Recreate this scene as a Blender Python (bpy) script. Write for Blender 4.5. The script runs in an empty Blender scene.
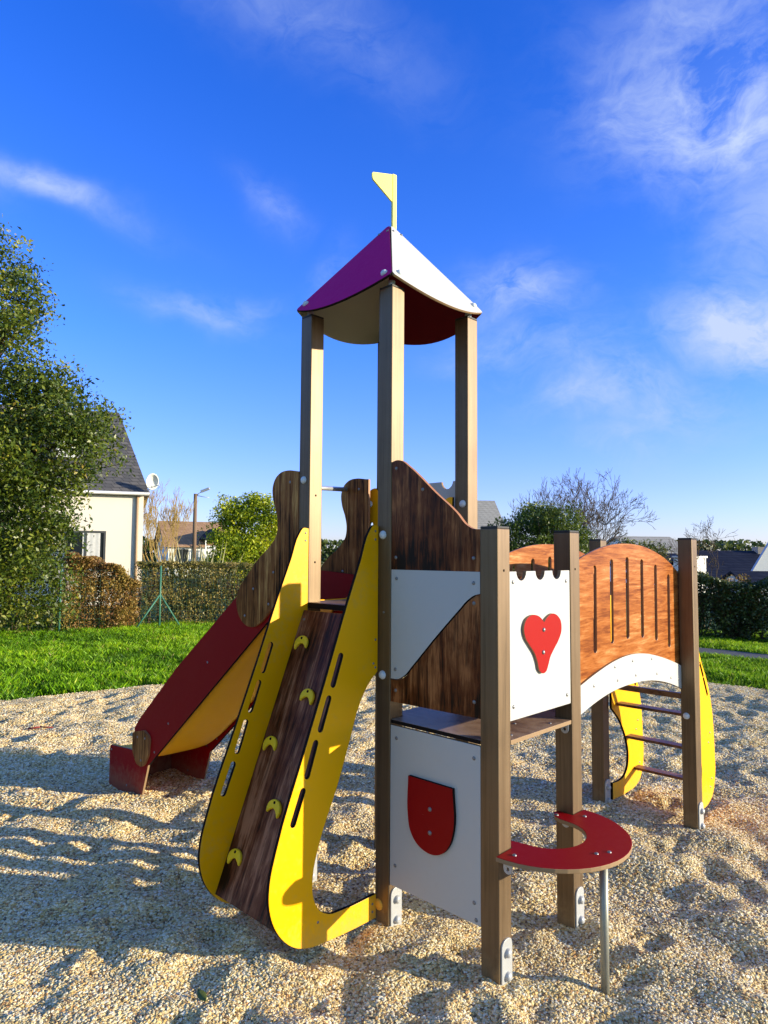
import bpy, bmesh, math, random
import numpy as np
from mathutils import Vector, Matrix

random.seed(7)
RNG = np.random.default_rng(11)
scene = bpy.context.scene
COL = scene.collection
R_ = math.radians

# ------------------------------------------------------------------ render
scene.render.engine = 'CYCLES'
scene.cycles.use_denoising = True
try:
    scene.cycles.denoiser = 'OPENIMAGEDENOISE'
except Exception:
    pass
scene.cycles.max_bounces = 6
scene.cycles.diffuse_bounces = 3
scene.cycles.glossy_bounces = 3
scene.cycles.transmission_bounces = 4
scene.cycles.transparent_max_bounces = 6
scene.cycles.sample_clamp_indirect = 6
scene.view_settings.view_transform = 'Standard'
scene.view_settings.look = 'None'
scene.view_settings.gamma = 1
scene.view_settings.use_curve_mapping = False
scene.view_settings.exposure = 0.8

SKY_GAIN = 3.1
SUN_EL, SUN_AZ = 11.5, -11.0          # azimuth from +X towards +Y
SUN_DIR = Vector((math.cos(R_(SUN_EL)) * math.cos(R_(SUN_AZ)),
                  math.cos(R_(SUN_EL)) * math.sin(R_(SUN_AZ)), math.sin(R_(SUN_EL))))

# ------------------------------------------------------------------ camera
CAM_H, FPX, PITCH, ROLL = 1.7, 682.1, R_(3.627), R_(0.374)
cd = bpy.data.cameras.new('camera')
cam = bpy.data.objects.new('camera', cd)
COL.objects.link(cam)
cd.sensor_fit = 'VERTICAL'
cd.sensor_height = 36
cd.sensor_width = 27
cd.lens = FPX / 1024 * 36
cd.clip_start = 0.05
cd.clip_end = 2000
cam.matrix_world = Matrix.Translation((0, 0, CAM_H)) @ Matrix.Rotation(math.pi / 2 + PITCH, 4, 'X') @ Matrix.Rotation(ROLL, 4, 'Z')
scene.camera = cam


def at(px, py, Y):
    """world point at distance Y ahead of the camera for background placement"""
    dx, dy = px - 384, py - 512
    u = dx * math.cos(ROLL) + dy * math.sin(ROLL)
    v = -dx * math.sin(ROLL) + dy * math.cos(ROLL)
    d = Vector((u / FPX, 1, -v / FPX))
    y = d.y * math.cos(PITCH) - d.z * math.sin(PITCH)
    z = d.y * math.sin(PITCH) + d.z * math.cos(PITCH)
    t = Y / y
    return Vector((d.x * t, Y, CAM_H + z * t))


def dirpx(px, py):
    return (at(px, py, 10.0) - Vector((0, 0, CAM_H))).normalized()


# ------------------------------------------------------------------ material helpers
class NT:
    def __init__(self, mat):
        self.t = mat.node_tree
        self.n = self.t.nodes
        self.l = self.t.links

    def new(self, typ, **kw):
        nd = self.n.new(typ)
        for k, v in kw.items():
            setattr(nd, k, v)
        return nd

    def link(self, a, b):
        self.l.new(a, b)

    def ramp(self, fac, stops, interp='LINEAR'):
        r = self.new('ShaderNodeValToRGB')
        r.color_ramp.interpolation = interp
        els = r.color_ramp.elements
        while len(els) < len(stops):
            els.new(0.5)
        for e, (p, c) in zip(els, stops):
            e.position = p
            e.color = (c[0], c[1], c[2], 1)
        self.link(fac, r.inputs[0])
        return r.outputs[0]

    def noise(self, scale, detail=3, rough=0.5, vec=None, dist=0.0):
        n = self.new('ShaderNodeTexNoise')
        n.inputs['Scale'].default_value = scale
        n.inputs['Detail'].default_value = detail
        n.inputs['Roughness'].default_value = rough
        n.inputs['Distortion'].default_value = dist
        if vec is not None:
            self.link(vec, n.inputs['Vector'])
        return n.outputs['Fac']

    def obj(self, scale=None, rot=(0, 0, 0), loc=(0, 0, 0)):
        tc = self.new('ShaderNodeTexCoord')
        if scale is None:
            return tc.outputs['Object']
        m = self.new('ShaderNodeMapping')
        m.inputs['Scale'].default_value = scale
        m.inputs['Rotation'].default_value = rot
        m.inputs['Location'].default_value = loc
        self.link(tc.outputs['Object'], m.inputs['Vector'])
        return m.outputs['Vector']

    def mix(self, fac, a, b, blend='MIX'):
        m = self.new('ShaderNodeMix', data_type='RGBA', blend_type=blend)
        for i, v in ((0, fac), (6, a), (7, b)):
            if hasattr(v, 'is_linked') or hasattr(v, 'links'):
                self.link(v, m.inputs[i])
            elif i == 0:
                m.inputs[0].default_value = v
            else:
                m.inputs[i].default_value = (v[0], v[1], v[2], 1)
        return m.outputs[2]

    def math(self, op, a, b=None, clamp=False):
        m = self.new('ShaderNodeMath', operation=op, use_clamp=clamp)
        for i, v in ((0, a), (1, b)):
            if v is None:
                continue
            if hasattr(v, 'links'):
                self.link(v, m.inputs[i])
            else:
                m.inputs[i].default_value = v
        return m.outputs[0]

    def bump(self, h, strength=0.2, dist=0.01):
        b = self.new('ShaderNodeBump')
        b.inputs['Strength'].default_value = strength
        b.inputs['Distance'].default_value = dist
        self.link(h, b.inputs['Height'])
        return b.outputs['Normal']


def material(name):
    m = bpy.data.materials.new(name)
    m.use_nodes = True
    nt = NT(m)
    b = nt.n['Principled BSDF']
    return m, nt, b


def setb(nt, b, color=None, rough=None, normal=None, metallic=None, spec=None):
    if color is not None:
        if hasattr(color, 'links'):
            nt.link(color, b.inputs['Base Color'])
        else:
            b.inputs['Base Color'].default_value = (*color, 1)
    if rough is not None:
        if hasattr(rough, 'links'):
            nt.link(rough, b.inputs['Roughness'])
        else:
            b.inputs['Roughness'].default_value = rough
    if normal is not None:
        nt.link(normal, b.inputs['Normal'])
    if metallic is not None:
        b.inputs['Metallic'].default_value = metallic
    if spec is not None:
        b.inputs['Specular IOR Level'].default_value = spec


def dust_and_bounce(nt, c, top=0.30, amt=0.30):
    """tan dust blots thinning upwards; on panels they also paint in warm bounce light"""
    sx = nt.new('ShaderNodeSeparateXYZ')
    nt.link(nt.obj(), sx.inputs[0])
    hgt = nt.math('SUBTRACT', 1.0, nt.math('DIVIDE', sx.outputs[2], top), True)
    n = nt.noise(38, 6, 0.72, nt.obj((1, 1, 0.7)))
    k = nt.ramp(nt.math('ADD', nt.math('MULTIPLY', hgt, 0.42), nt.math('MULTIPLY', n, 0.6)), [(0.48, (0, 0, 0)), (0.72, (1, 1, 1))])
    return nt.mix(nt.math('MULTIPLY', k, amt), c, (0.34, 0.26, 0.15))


def painted(name, col, rough=0.38, var=0.12, dirt=(0.35, 0.3, 0.24), dirt_amt=0.10, seed=0.0, spec=0.22):
    """coated play-panel: slight blotches, fine dust smears and faint scratches"""
    m, nt, b = material(name)
    v = nt.obj((1, 1, 1), loc=(seed, seed * .7, 0))
    n1 = nt.noise(2.2, 4, 0.6, v)
    n2 = nt.noise(34, 5, 0.65, v)
    c = nt.mix(n1, [x * (1 - var) for x in col], [min(1, x * (1 + var)) for x in col])
    sc = nt.obj((5, 5, 60), rot=(0.3, 0.5, 0.2))
    n3 = nt.noise(3, 4, 0.7, sc)
    d = nt.ramp(nt.math('MULTIPLY', n2, n1), [(0.27, (0, 0, 0)), (0.48, (1, 1, 1))])
    c = nt.mix(nt.math('MULTIPLY', d, dirt_amt), c, dirt)
    s = nt.ramp(n3, [(0.70, (0, 0, 0)), (0.76, (1, 1, 1))])
    c = nt.mix(nt.math('MULTIPLY', s, 0.16), c, (0.6, 0.58, 0.55))
    r = nt.math('ADD', nt.math('MULTIPLY', n2, 0.25), rough - 0.1)
    c = dust_and_bounce(nt, c)  # dust, with ground bounce light painted into the panel bottoms
    setb(nt, b, c, r, nt.bump(n2, 0.04, 0.004), spec=spec)
    return m


def flat(name, col, rough=0.6, metallic=0.0, var=0.15, scale=12, spec=0.3):
    m, nt, b = material(name)
    n = nt.noise(scale, 4, 0.6, nt.obj())
    c = nt.mix(n, [x * (1 - var) for x in col], [min(1, x * (1 + var)) for x in col])
    setb(nt, b, c, rough, nt.bump(n, 0.05, 0.005), metallic, 0.05 if rough > 0.85 else spec)
    return m


def wood(name, scale, dark, mid, light, stripes=True, rough=0.36, dscale=1.0, metal=0.0, spec=0.15, lo=0.515, blw=0.30, cw=1.0):
    m, nt, b = material(name)
    v = nt.obj(scale)
    big = nt.noise(1.0, 6, 0.64, v, 1.6)
    fine = nt.noise(8.0, 6, 0.72, v, 0.7)
    blotch = nt.noise(3.4 * dscale, 3, 0.55, nt.obj())
    f = nt.math('ADD', nt.math('MULTIPLY', big, 0.55), nt.math('MULTIPLY', fine, 0.38))
    f = nt.math('ADD', f, nt.math('MULTIPLY', blotch, blw))
    c = nt.ramp(f, [(lo + 0.10 * (1 - cw), dark), (lo + 0.10 - 0.01 * cw, mid), (lo + 0.10 + 0.06 * cw, [0.75 * a + 0.25 * q for a, q in zip(mid, light)]), (lo + 0.10 + 0.15 * cw, light)])
    if stripes:
        st = nt.noise(2.3, 2, 0.5, nt.obj([s * 1.7 for s in scale], loc=(3.1, 1.7, 2.2)), 0.2)
        s = nt.ramp(st, [(0.60, (0, 0, 0)), (0.66, (1, 1, 1))])
        c = nt.mix(nt.math('MULTIPLY', s, 0.5), c, dark)
    r = nt.math('ADD', nt.math('MULTIPLY', fine, 0.2), rough - 0.1)
    c = dust_and_bounce(nt, c, 0.24, 0.35)
    setb(nt, b, c, r, nt.bump(fine, 0.06, 0.004), spec=spec, metallic=metal)
    return m


def leafmat(name, stops, trans=0.35, rough=0.45, spec=0.4):
    """foliage: colour picked per leaf by the 'var' attribute, some light passes through"""
    m, nt, b = material(name)
    a = nt.new('ShaderNodeAttribute', attribute_name='var')
    c = nt.ramp(a.outputs['Fac'], stops)
    setb(nt, b, c, rough, spec=spec)
    tr = nt.new('ShaderNodeBsdfTranslucent')
    cc = nt.mix(0.35, c, (0.25, 0.3, 0.03))
    nt.link(cc, tr.inputs['Color'])
    mx = nt.new('ShaderNodeMixShader')
    mx.inputs[0].default_value = trans
    nt.link(b.outputs[0], mx.inputs[1])
    nt.link(tr.outputs[0], mx.inputs[2])
    nt.link(mx.outputs[0], nt.n['Material Output'].inputs['Surface'])
    return m


M = {}
M['yellow'] = painted('yellow_panel', (0.88, 0.425, 0.0), 0.4, 0.06, dirt_amt=0.20)
M['yellow_hold'] = painted('yellow_hold', (0.84, 0.58, 0.02), 0.5, 0.1)
M['flag_yellow'] = painted('flag_yellow', (0.80, 0.74, 0.20), 0.5, 0.04)
M['red'] = painted('red_panel', (0.25, 0.002, 0.004), 0.5, 0.08, dirt_amt=0.02, spec=0.10)
M['white'] = painted('white_panel', (0.47, 0.47, 0.47), 0.45, 0.03, dirt=(0.40, 0.36, 0.29), dirt_amt=0.18)
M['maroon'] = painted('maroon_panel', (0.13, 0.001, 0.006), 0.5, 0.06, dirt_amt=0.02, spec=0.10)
M['heart_red_sunlit'] = painted('heart_red_sunlit', (0.32, 0.005, 0.004), 0.5, 0.06, dirt_amt=0.02, spec=0.10)  # the panel red, brightened to paint in the heart's sunlit look
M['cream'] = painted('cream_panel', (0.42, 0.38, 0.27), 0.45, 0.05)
M['purple'] = painted('purple_panel', (0.50, 0.003, 0.16), 0.5, 0.06, dirt_amt=0.02, spec=0.10)
M['edge_dark'] = flat('panel_core_dark', (0.015, 0.011, 0.010), 0.9)
M['edge_tan'] = flat('panel_core_tan', (0.27, 0.175, 0.095), 0.7)
M['edge_wood'] = flat('panel_core_wood', (0.36, 0.16, 0.07), 0.5)
DK, MD, LT = (0.008, 0.003, 0.003), (0.10, 0.024, 0.006), (0.34, 0.13, 0.045)
M['wood_v'] = wood('stained_wood_upright', (9.5, 9.5, 0.9), DK, MD, LT, dscale=1.3, cw=0.8, blw=0.38, lo=0.535)
M['wood_ramp'] = wood('stained_wood_ramp', (9.5, 0.9, 0.9), (0.010, 0.003, 0.002), (0.095, 0.023, 0.008), (0.34, 0.15, 0.08), dscale=1.1, cw=0.8, blw=0.34, lo=0.525)
M['wood_h'] = wood('stained_wood_lengthwise', (7, 1.1, 12), (0.17, 0.040, 0.006), (0.33, 0.100, 0.017), (0.66, 0.36, 0.15), False, blw=0.14, lo=0.445)
M['wood_cap'] = wood('weathered_wood', (21, 21, 0.9), (0.010, 0.005, 0.002), (0.21, 0.075, 0.020), (0.66, 0.37, 0.12), spec=0.06)
M['deck'] = wood('deck_board', (3, 3, 12), (0.17, 0.10, 0.06), (0.30, 0.19, 0.115), (0.42, 0.29, 0.19), False, 0.42)
M['rung'] = wood('rung_board', (3, 9, 9), (0.06, 0.03, 0.02), (0.18, 0.09, 0.05), (0.30, 0.17, 0.09), False)
M['post'] = wood('stained_post', (26, 26, 0.5), (0.104, 0.066, 0.035), (0.142, 0.092, 0.050), (0.190, 0.128, 0.074), False, 0.45, 1.0, 0.42, 0.5)
M['cap'] = flat('post_cap_black', (0.03, 0.03, 0.03), 0.5)
M['steel'] = flat('galvanised_steel', (0.62, 0.63, 0.65), 0.38, 0.75, 0.1, 30)
M['plate_steel'] = flat('anchor_steel', (0.40, 0.41, 0.43), 0.45, 0.25, 0.1, 40)
M['bolt'] = flat('bolt_steel', (0.22, 0.22, 0.23), 0.4, 0.6)
M['dome'] = flat('dome_cap_grey', (0.62, 0.66, 0.72), 0.4, 0.0, 0.05)
M['pipe'] = flat('pipe_steel', (0.30, 0.30, 0.26), 0.45, 0.5)

# ------------------------------------------------------------------ object helpers


def link(o, parent=None):
    COL.objects.link(o)
    if parent is not None:
        o.parent = parent
    return o


def tag(o, label=None, cat=None, group=None, kind=None):
    for k, v in (('label', label), ('category', cat), ('group', group), ('kind', kind)):
        if v:
            o[k] = v
    return o


def empty(name, loc, rz=0.0):
    o = bpy.data.objects.new(name, None)
    o.location = loc
    o.rotation_euler = (0, 0, rz)
    o.empty_display_size = 0.2
    return link(o)


def mesh_obj(name, verts, faces, mats, parent=None, midx=None, smooth=False, loc=None):
    me = bpy.data.meshes.new(name)
    me.from_pydata([tuple(map(float, v)) for v in verts], [], [tuple(map(int, f)) for f in faces])
    for m in mats if isinstance(mats, (list, tuple)) else [mats]:
        me.materials.append(m)
    if midx is not None:
        me.polygons.foreach_set('material_index', midx)
    if smooth:
        me.polygons.foreach_set('use_smooth', [True] * len(me.polygons))
    me.update()
    o = bpy.data.objects.new(name, me)
    if loc is not None:
        o.location = loc
    return link(o, parent)


def bm_obj(name, bm, mats, parent=None, smooth=False):
    me = bpy.data.meshes.new(name)
    bmesh.ops.recalc_face_normals(bm, faces=bm.faces[:])
    bm.to_mesh(me)
    bm.free()
    for m in mats if isinstance(mats, (list, tuple)) else [mats]:
        me.materials.append(m)
    if smooth:
        for p in me.polygons:
            p.use_smooth = True
    o = bpy.data.objects.new(name, me)
    return link(o, parent)


def bevel(o, w=0.002, seg=2):
    md = o.modifiers.new('edge', 'BEVEL')
    md.width = w
    md.segments = seg
    md.limit_method = 'ANGLE'
    md.angle_limit = R_(50)
    return o


def box_bm(bm, lo, hi, mi=0, mat=None):
    vs = [bm.verts.new((x, y, z)) for x in (lo[0], hi[0]) for y in (lo[1], hi[1]) for z in (lo[2], hi[2])]
    for q in ((0, 1, 3, 2), (4, 6, 7, 5), (0, 4, 5, 1), (2, 3, 7, 6), (0, 2, 6, 4), (1, 5, 7, 3)):
        f = bm.faces.new([vs[i] for i in q])
        f.material_index = mi
    if mat is not None:
        bmesh.ops.transform(bm, matrix=mat, verts=vs)
    return vs


def box(name, lo, hi, m, parent=None, bw=0.003):
    bm = bmesh.new()
    box_bm(bm, lo, hi)
    o = bm_obj(name, bm, m, parent)
    if bw:
        bevel(o, bw)
    return o


def cyl_bm(bm, p0, p1, r0, r1=None, seg=16, caps=True, mi=0):
    p0, p1 = Vector(p0), Vector(p1)
    r1 = r0 if r1 is None else r1
    d = (p1 - p0)
    q = d.to_track_quat('Z', 'Y')
    rings = []
    for p, r in ((p0, r0), (p1, r1)):
        rings.append([bm.verts.new(p + q @ Vector((r * math.cos(2 * math.pi * k / seg), r * math.sin(2 * math.pi * k / seg), 0))) for k in range(seg)])
    for k in range(seg):
        f = bm.faces.new((rings[0][k], rings[0][(k + 1) % seg], rings[1][(k + 1) % seg], rings[1][k]))
        f.smooth = True
        f.material_index = mi
    if caps:
        for rg in (rings[0][::-1], rings[1]):
            f = bm.faces.new(rg)
            f.material_index = mi


def cyl(name, p0, p1, r, m, parent=None, seg=16):
    bm = bmesh.new()
    cyl_bm(bm, p0, p1, r, seg=seg)
    return bm_obj(name, bm, m, parent)


def fillet(pts, n=6):
    """pts: (x, y[, r]) polygon; corners with r > 0 become arcs"""
    out = []
    N = len(pts)
    for i, p in enumerate(pts):
        r = p[2] if len(p) > 2 else 0
        P = Vector(p[:2])
        if r <= 0:
            out.append((P.x, P.y))
            continue
        A = Vector(pts[i - 1][:2]) - P
        B = Vector(pts[(i + 1) % N][:2]) - P
        la, lb = A.length, B.length
        A /= la
        B /= lb
        ang = math.acos(max(-1, min(1, A.dot(B))))
        t = min(r / max(1e-6, math.tan(ang / 2)), la * 0.49, lb * 0.49)
        p0, p1 = P + A * t, P + B * t
        for k in range(n + 1):
            s = k / n
            # quadratic through the corner, close to an arc
            w = 0.5 * (1 / math.sin(ang / 2) if False else 1)
            q = p0 * (1 - s) ** 2 + P * 2 * s * (1 - s) + p1 * s ** 2
            out.append((q.x, q.y))
    return out


def spline(pts, sharp=(), closed=True, n=6):
    """Catmull-Rom through pts; indices in sharp stay corners"""
    P = [Vector(p[:2]) for p in pts]
    N = len(P)
    out = []
    segs = N if closed else N - 1
    for i in range(segs):
        p1, p2 = P[i], P[(i + 1) % N]
        p0 = P[i - 1] if (closed or i > 0) else p1
        p3 = P[(i + 2) % N] if (closed or i + 2 < N) else p2
        L = (p2 - p1).length
        def tang(a, b, c):
            la, lb = (b - a).length, (c - b).length
            if la < 1e-6 or lb < 1e-6:
                return (c - a) * 0.5
            t = (b - a) / la * lb + (c - b) / lb * la
            return t / (la + lb) * L
        m1 = (p2 - p1) if (i in sharp or p0 == p1) else tang(p0, p1, p2)
        m2 = (p2 - p1) if (((i + 1) % N) in sharp or p3 == p2) else tang(p1, p2, p3)
        straight = (i in sharp) and (((i + 1) % N) in sharp)
        kk = 1 if straight else n
        for k in range(kk):
            s = k / kk
            q = (2 * s ** 3 - 3 * s ** 2 + 1) * p1 + (s ** 3 - 2 * s ** 2 + s) * m1 + (-2 * s ** 3 + 3 * s ** 2) * p2 + (s ** 3 - s ** 2) * m2
            out.append((q.x, q.y))
    if not closed:
        out.append((P[-1].x, P[-1].y))
    return out


def slot_loop(p0, p1, r, n=6):
    p0, p1 = Vector(p0), Vector(p1)
    d = (p1 - p0).normalized()
    e = Vector((-d.y, d.x))
    out = []
    for k in range(n + 1):
        a = math.pi * k / n
        q = p1 + e * (-math.cos(a)) * r + d * math.sin(a) * r
        out.append((q.x, q.y))
    for k in range(n + 1):
        a = math.pi * k / n
        q = p0 + e * math.cos(a) * r - d * math.sin(a) * r
        out.append((q.x, q.y))
    return out


def plate(name, poly, t0, t1, frame, mats, parent, holes=(), bw=0.0025):
    """flat panel cut to an outline. frame = (origin, u, v, n); material 0 = faces, 1 = cut edge"""
    if isinstance(frame, str):
        frame = {'a': ((0, 0, 0), (0, 1, 0), (0, 0, 1), (1, 0, 0)),
                 'b': ((0, 0, 0), (1, 0, 0), (0, 0, 1), (0, 1, 0)),
                 'z': ((0, 0, 0), (1, 0, 0), (0, 1, 0), (0, 0, 1))}[frame]
    O, U, V, Nn = (Vector(x) for x in frame)
    bm = bmesh.new()
    loops = []
    for lp in [poly] + list(holes):
        clean = []
        for p in lp:
            if not clean or (Vector(p) - Vector(clean[-1])).length > 1e-4:
                clean.append(p)
        if (Vector(clean[0]) - Vector(clean[-1])).length < 1e-4:
            clean.pop()
        loops.append([bm.verts.new(O + U * p[0] + V * p[1] + Nn * t0) for p in clean])
    edges = []
    for lp in loops:
        for i in range(len(lp)):
            edges.append(bm.edges.new((lp[i], lp[(i + 1) % len(lp)])))
    bmesh.ops.triangle_fill(bm, use_beauty=True, use_dissolve=False, edges=edges, normal=Nn)
    base = bm.faces[:]
    vm = {v: bm.verts.new(v.co + Nn * (t1 - t0)) for v in bm.verts[:]}
    for f in base:
        bm.faces.new([vm[v] for v in reversed(f.verts[:])])
    for lp in loops:
        for i in range(len(lp)):
            a, b = lp[i], lp[(i + 1) % len(lp)]
            f = bm.faces.new((a, b, vm[b], vm[a]))
            f.material_index = 1
    o = bm_obj(name, bm, mats, parent)
    if bw:
        bevel(o, bw, 2)
    return o


_meshes = {}


def dome_mesh(r, h, m):
    key = (r, h, m.name)
    if key not in _meshes:
        bm = bmesh.new()
        seg, rings = 14, 5
        prev = None
        for i in range(rings):
            t = i / rings * math.pi / 2
            rr, zz = r * math.cos(t), h * math.sin(t)
            ring = [bm.verts.new((rr * math.cos(2 * math.pi * k / seg), rr * math.sin(2 * math.pi * k / seg), zz)) for k in range(seg)]
            if prev:
                for k in range(seg):
                    bm.faces.new((prev[k], prev[(k + 1) % seg], ring[(k + 1) % seg], ring[k])).smooth = True
            prev = ring
        top = bm.verts.new((0, 0, h))
        for k in range(seg):
            bm.faces.new((prev[k], prev[(k + 1) % seg], top)).smooth = True
        me = bpy.data.meshes.new('bolt')
        bm.to_mesh(me)
        bm.free()
        me.materials.append(m)
        _meshes[key] = me
    return _meshes[key]


def bolt(parent, p, n, r=0.0085, h=0.005, m=None, name='bolt'):
    o = bpy.data.objects.new(name, dome_mesh(r, h, m or M['bolt']))
    o.location = p
    o.rotation_euler = Vector(n).to_track_quat('Z', 'Y').to_euler()
    return link(o, parent)


# ------------------------------------------------------------------ THE PLAY STRUCTURE
# local axes: x ('a') along the front wall to the right and towards the viewer, y ('b') along the bridge
PLAY = empty('playground_tower', (0.032, 3.288, 0.0), R_(-44.12))
tag(PLAY, 'castle play tower with purple and white roof, red slide, yellow climbing ramp and arched bridge', 'play structure')
S_, h_ = 0.089, 0.0445
ZT, ZL = 3.01, 1.82
POSTS = {'L': (-0.604, 0.0, ZT), 'N': (0, 0, ZT), 'R': (0, 0.60, ZT), 'B': (-0.604, 0.60, ZT),
         'E': (0.605, 0, ZL), 'F': (0.605, 0.596, ZL), 'G': (0.605, 2.141, ZL), 'H': (-0.011, 2.141, ZL)}


def anchor(parent, x, y):
    """galvanised foot strap with rounded top and two capped bolts on the sunlit face"""
    prof = fillet([(y - 0.036, -0.06), (y + 0.036, -0.06), (y + 0.036, 0.172, 0.034), (y - 0.036, 0.172, 0.034)])
    pl = plate('anchor_plate', prof, x, x + 0.008, 'a', [M['plate_steel'], M['plate_steel']], parent, bw=0.0015)
    bm = bmesh.new()
    for z in (0.118, 0.028):
        cyl_bm(bm, (x + 0.006, y, z), (x + 0.020, y, z), 0.019, 0.016, 14)
        cyl_bm(bm, (x + 0.020, y, z), (x + 0.026, y, z), 0.016, 0.008, 14)
    # the nuts belong to the strap: same mesh
    me = bpy.data.meshes.new('nuts')
    bm.to_mesh(me)
    bm.free()
    me.materials.append(M['plate_steel'])
    bm2 = bmesh.new()
    bm2.from_mesh(pl.data)
    bm2.from_mesh(me)
    bm2.to_mesh(pl.data)
    bm2.free()
    bpy.data.meshes.remove(me)
    return pl


for key, (x, y, z) in POSTS.items():
    p = box('post', (x - h_, y - h_, -0.12), (x + h_, y + h_, z - 0.006), M['post'], PLAY, 0.004)
    cp = box('post_cap', (x - h_ + 0.001, y - h_ + 0.001, z - 0.006), (x + h_ - 0.001, y + h_ - 0.001, z + 0.004), M['cap'], p, 0.002)
    anchor(p, x + h_, y)
    if key in 'LNRB':
        p['label'] = 'tall post carrying the roof'
    # plugs on the sunlit face
    for zz in ((1.66, 2.02) if key == 'L' else ((z - 0.18,) if key in 'EFGH' else ())):
        bolt(p, (x + h_, y, zz), (1, 0, 0), 0.006, 0.002, M['edge_dark'])

# dome caps where the panels are through-bolted
for (x, y, z, nn) in ((-0.006, -h_, 1.797, (0, -1, 0)), (-0.004, -h_, 1.137, (0, -1, 0)), (-0.608, -h_, 2.104, (0, -1, 0)),
                      (0.594, 2.141 - h_, 0.70, (0, -1, 0)), (0.01, 0.60 - h_, 1.98, (0, -1, 0))):
    bolt(PLAY, (x, y, z), nn, 0.021, 0.016, M['dome'], 'dome_cap')
bolt(PLAY, (-0.02, -h_, 0.085), (0, -1, 0), 0.026, 0.010, M['yellow'], 'dome_cap')
bolt(PLAY, (0.0, -h_, 1.43), (0, -1, 0), 0.006, 0.003, M['bolt'])

# ---- roof
cx, cy, oo, zr, zap = -0.302, 0.30, 0.362, 3.042, 3.535
APEX = Vector((cx, cy, zap))
cor = [Vector((cx + sx * oo, cy + sy * oo, zr)) for sx, sy in ((-1, -1), (1, -1), (1, 1), (-1, 1))]
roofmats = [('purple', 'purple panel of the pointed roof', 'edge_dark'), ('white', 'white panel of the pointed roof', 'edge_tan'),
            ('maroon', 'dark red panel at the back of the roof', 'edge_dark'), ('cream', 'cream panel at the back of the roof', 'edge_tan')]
for k in range(4):
    c0, c1 = cor[k], cor[(k + 1) % 4]
    mid = (c0 + c1) / 2
    U = (c1 - c0).normalized()
    V = (APEX - mid).normalized()
    Nn = U.cross(V).normalized()
    if Nn.z < 0:
        Nn = -Nn
    w = (c1 - c0).length / 2
    hh = (APEX - mid).length
    bot = []
    for i in range(17):
        t = -1 + 2 * i / 16
        sag = 0.085 * (1 - t * t)
        bot.append((t * (w - 0.006), -sag))
    poly = bot + [(w - 0.002, 0.018), (0.010, hh - 0.012), (-0.010, hh - 0.012), (-w + 0.002, 0.018)]
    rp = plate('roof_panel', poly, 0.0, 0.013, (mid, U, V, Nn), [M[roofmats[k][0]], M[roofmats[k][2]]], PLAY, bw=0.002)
    rp['label'] = roofmats[k][1]
    for (uu, vv, rr) in ((-w + 0.062, 0.032, 0.019), (w - 0.062, 0.032, 0.019), (-0.032, hh - 0.075, 0.008), (0.032, hh - 0.075, 0.008)):
        bolt(rp, mid + U * uu + V * vv + Nn * 0.013, Nn, rr, rr * 0.85, M['dome'] if rr > .01 else M['bolt'])
for c in cor:     # small connector under each roof corner
    d = (Vector((cx, cy, zr)) - c).normalized()
    q = c + d * 0.075
    cyl('roof_connector', (q.x, q.y, ZT), (q.x, q.y, ZT + 0.035), 0.018, M['dome'], PLAY, 12)

# ---- flag: flat yellow blade on a strip pole, turned to face the viewer
fa = R_(44.12 + 36)
fu = Vector((math.cos(fa), math.sin(fa), 0))
fn = Vector((-math.sin(fa), math.cos(fa), 0))
fo = Vector((cx, cy, 0)) + Vector((math.cos(R_(44.12)), math.sin(R_(44.12)), 0)) * 0.018
fl = plate('flag', fillet([(-0.010, 3.835), (-0.150, 3.802, 0.012), (-0.146, 3.765, 0.014), (-0.010, 3.675)]), -0.005, 0.005, (fo, fu, (0, 0, 1), fn), [M['flag_yellow'], M['flag_yellow']], PLAY, bw=0.001)
plate('flag_pole', [(-0.010, 3.50), (0.016, 3.50), (0.016, 3.838), (-0.010, 3.838)], -0.008, 0.008, (fo, fu, (0, 0, 1), fn), [M['flag_yellow'], M['flag_yellow']], fl, bw=0.001)

# ---- front wall between N and E (plane b)
fb0, fb1 = -0.041, -0.023
WU = [M['wood_v'], M['edge_wood']]
x0, x1 = h_ + 0.002, 0.605 - h_ - 0.002
up = spline([(x0, 1.6335), (x1, 1.6335), (x1, 1.812), (0.522, 1.815), (0.487, 1.833), (0.437, 1.884), (0.318, 1.979), (0.150, 2.117), (0.112, 2.142), (0.078, 2.149), (x0, 2.143)], sharp=(0, 1, 2, 10))
o = plate('wall_panel', up, fb0, fb1, 'b', WU, PLAY)
o['label'] = 'upper dark wooden panel with sloping curved top'
for q in ((0.075, 2.11), (0.075, 1.69), (0.525, 1.69), (0.24, 2.0)):
    bolt(o, (q[0], fb0, q[1]), (0, -1, 0))
wp = spline([(x0, 1.633), (x1, 1.633), (x1, 1.541), (0.530, 1.534), (0.493, 1.512), (0.451, 1.472), (0.304, 1.328), (0.180, 1.199), (0.132, 1.151), (0.095, 1.131), (x0, 1.127)], sharp=(0, 1, 2, 10))
o = plate('wall_panel', wp, fb0, fb1, 'b', [M['white'], M['edge_dark']], PLAY)
o['label'] = 'white panel with a diagonal lower edge'
for q in ((0.08, 1.592), (0.525, 1.585), (0.075, 1.172)):
    bolt(o, (q[0], fb0, q[1]), (0, -1, 0))
lp = spline([(x0, 1.021), (x1, 1.026), (x1, 1.535), (0.533, 1.528), (0.497, 1.506), (0.455, 1.467), (0.308, 1.323), (0.184, 1.194), (0.136, 1.146), (0.097, 1.126), (x0, 1.122)], sharp=(0, 1, 2, 10))
o = plate('wall_panel', lp, fb0 + 0.002, fb1, 'b', WU, PLAY)
o['label'] = 'lower dark wooden panel fitted to the diagonal'
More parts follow.
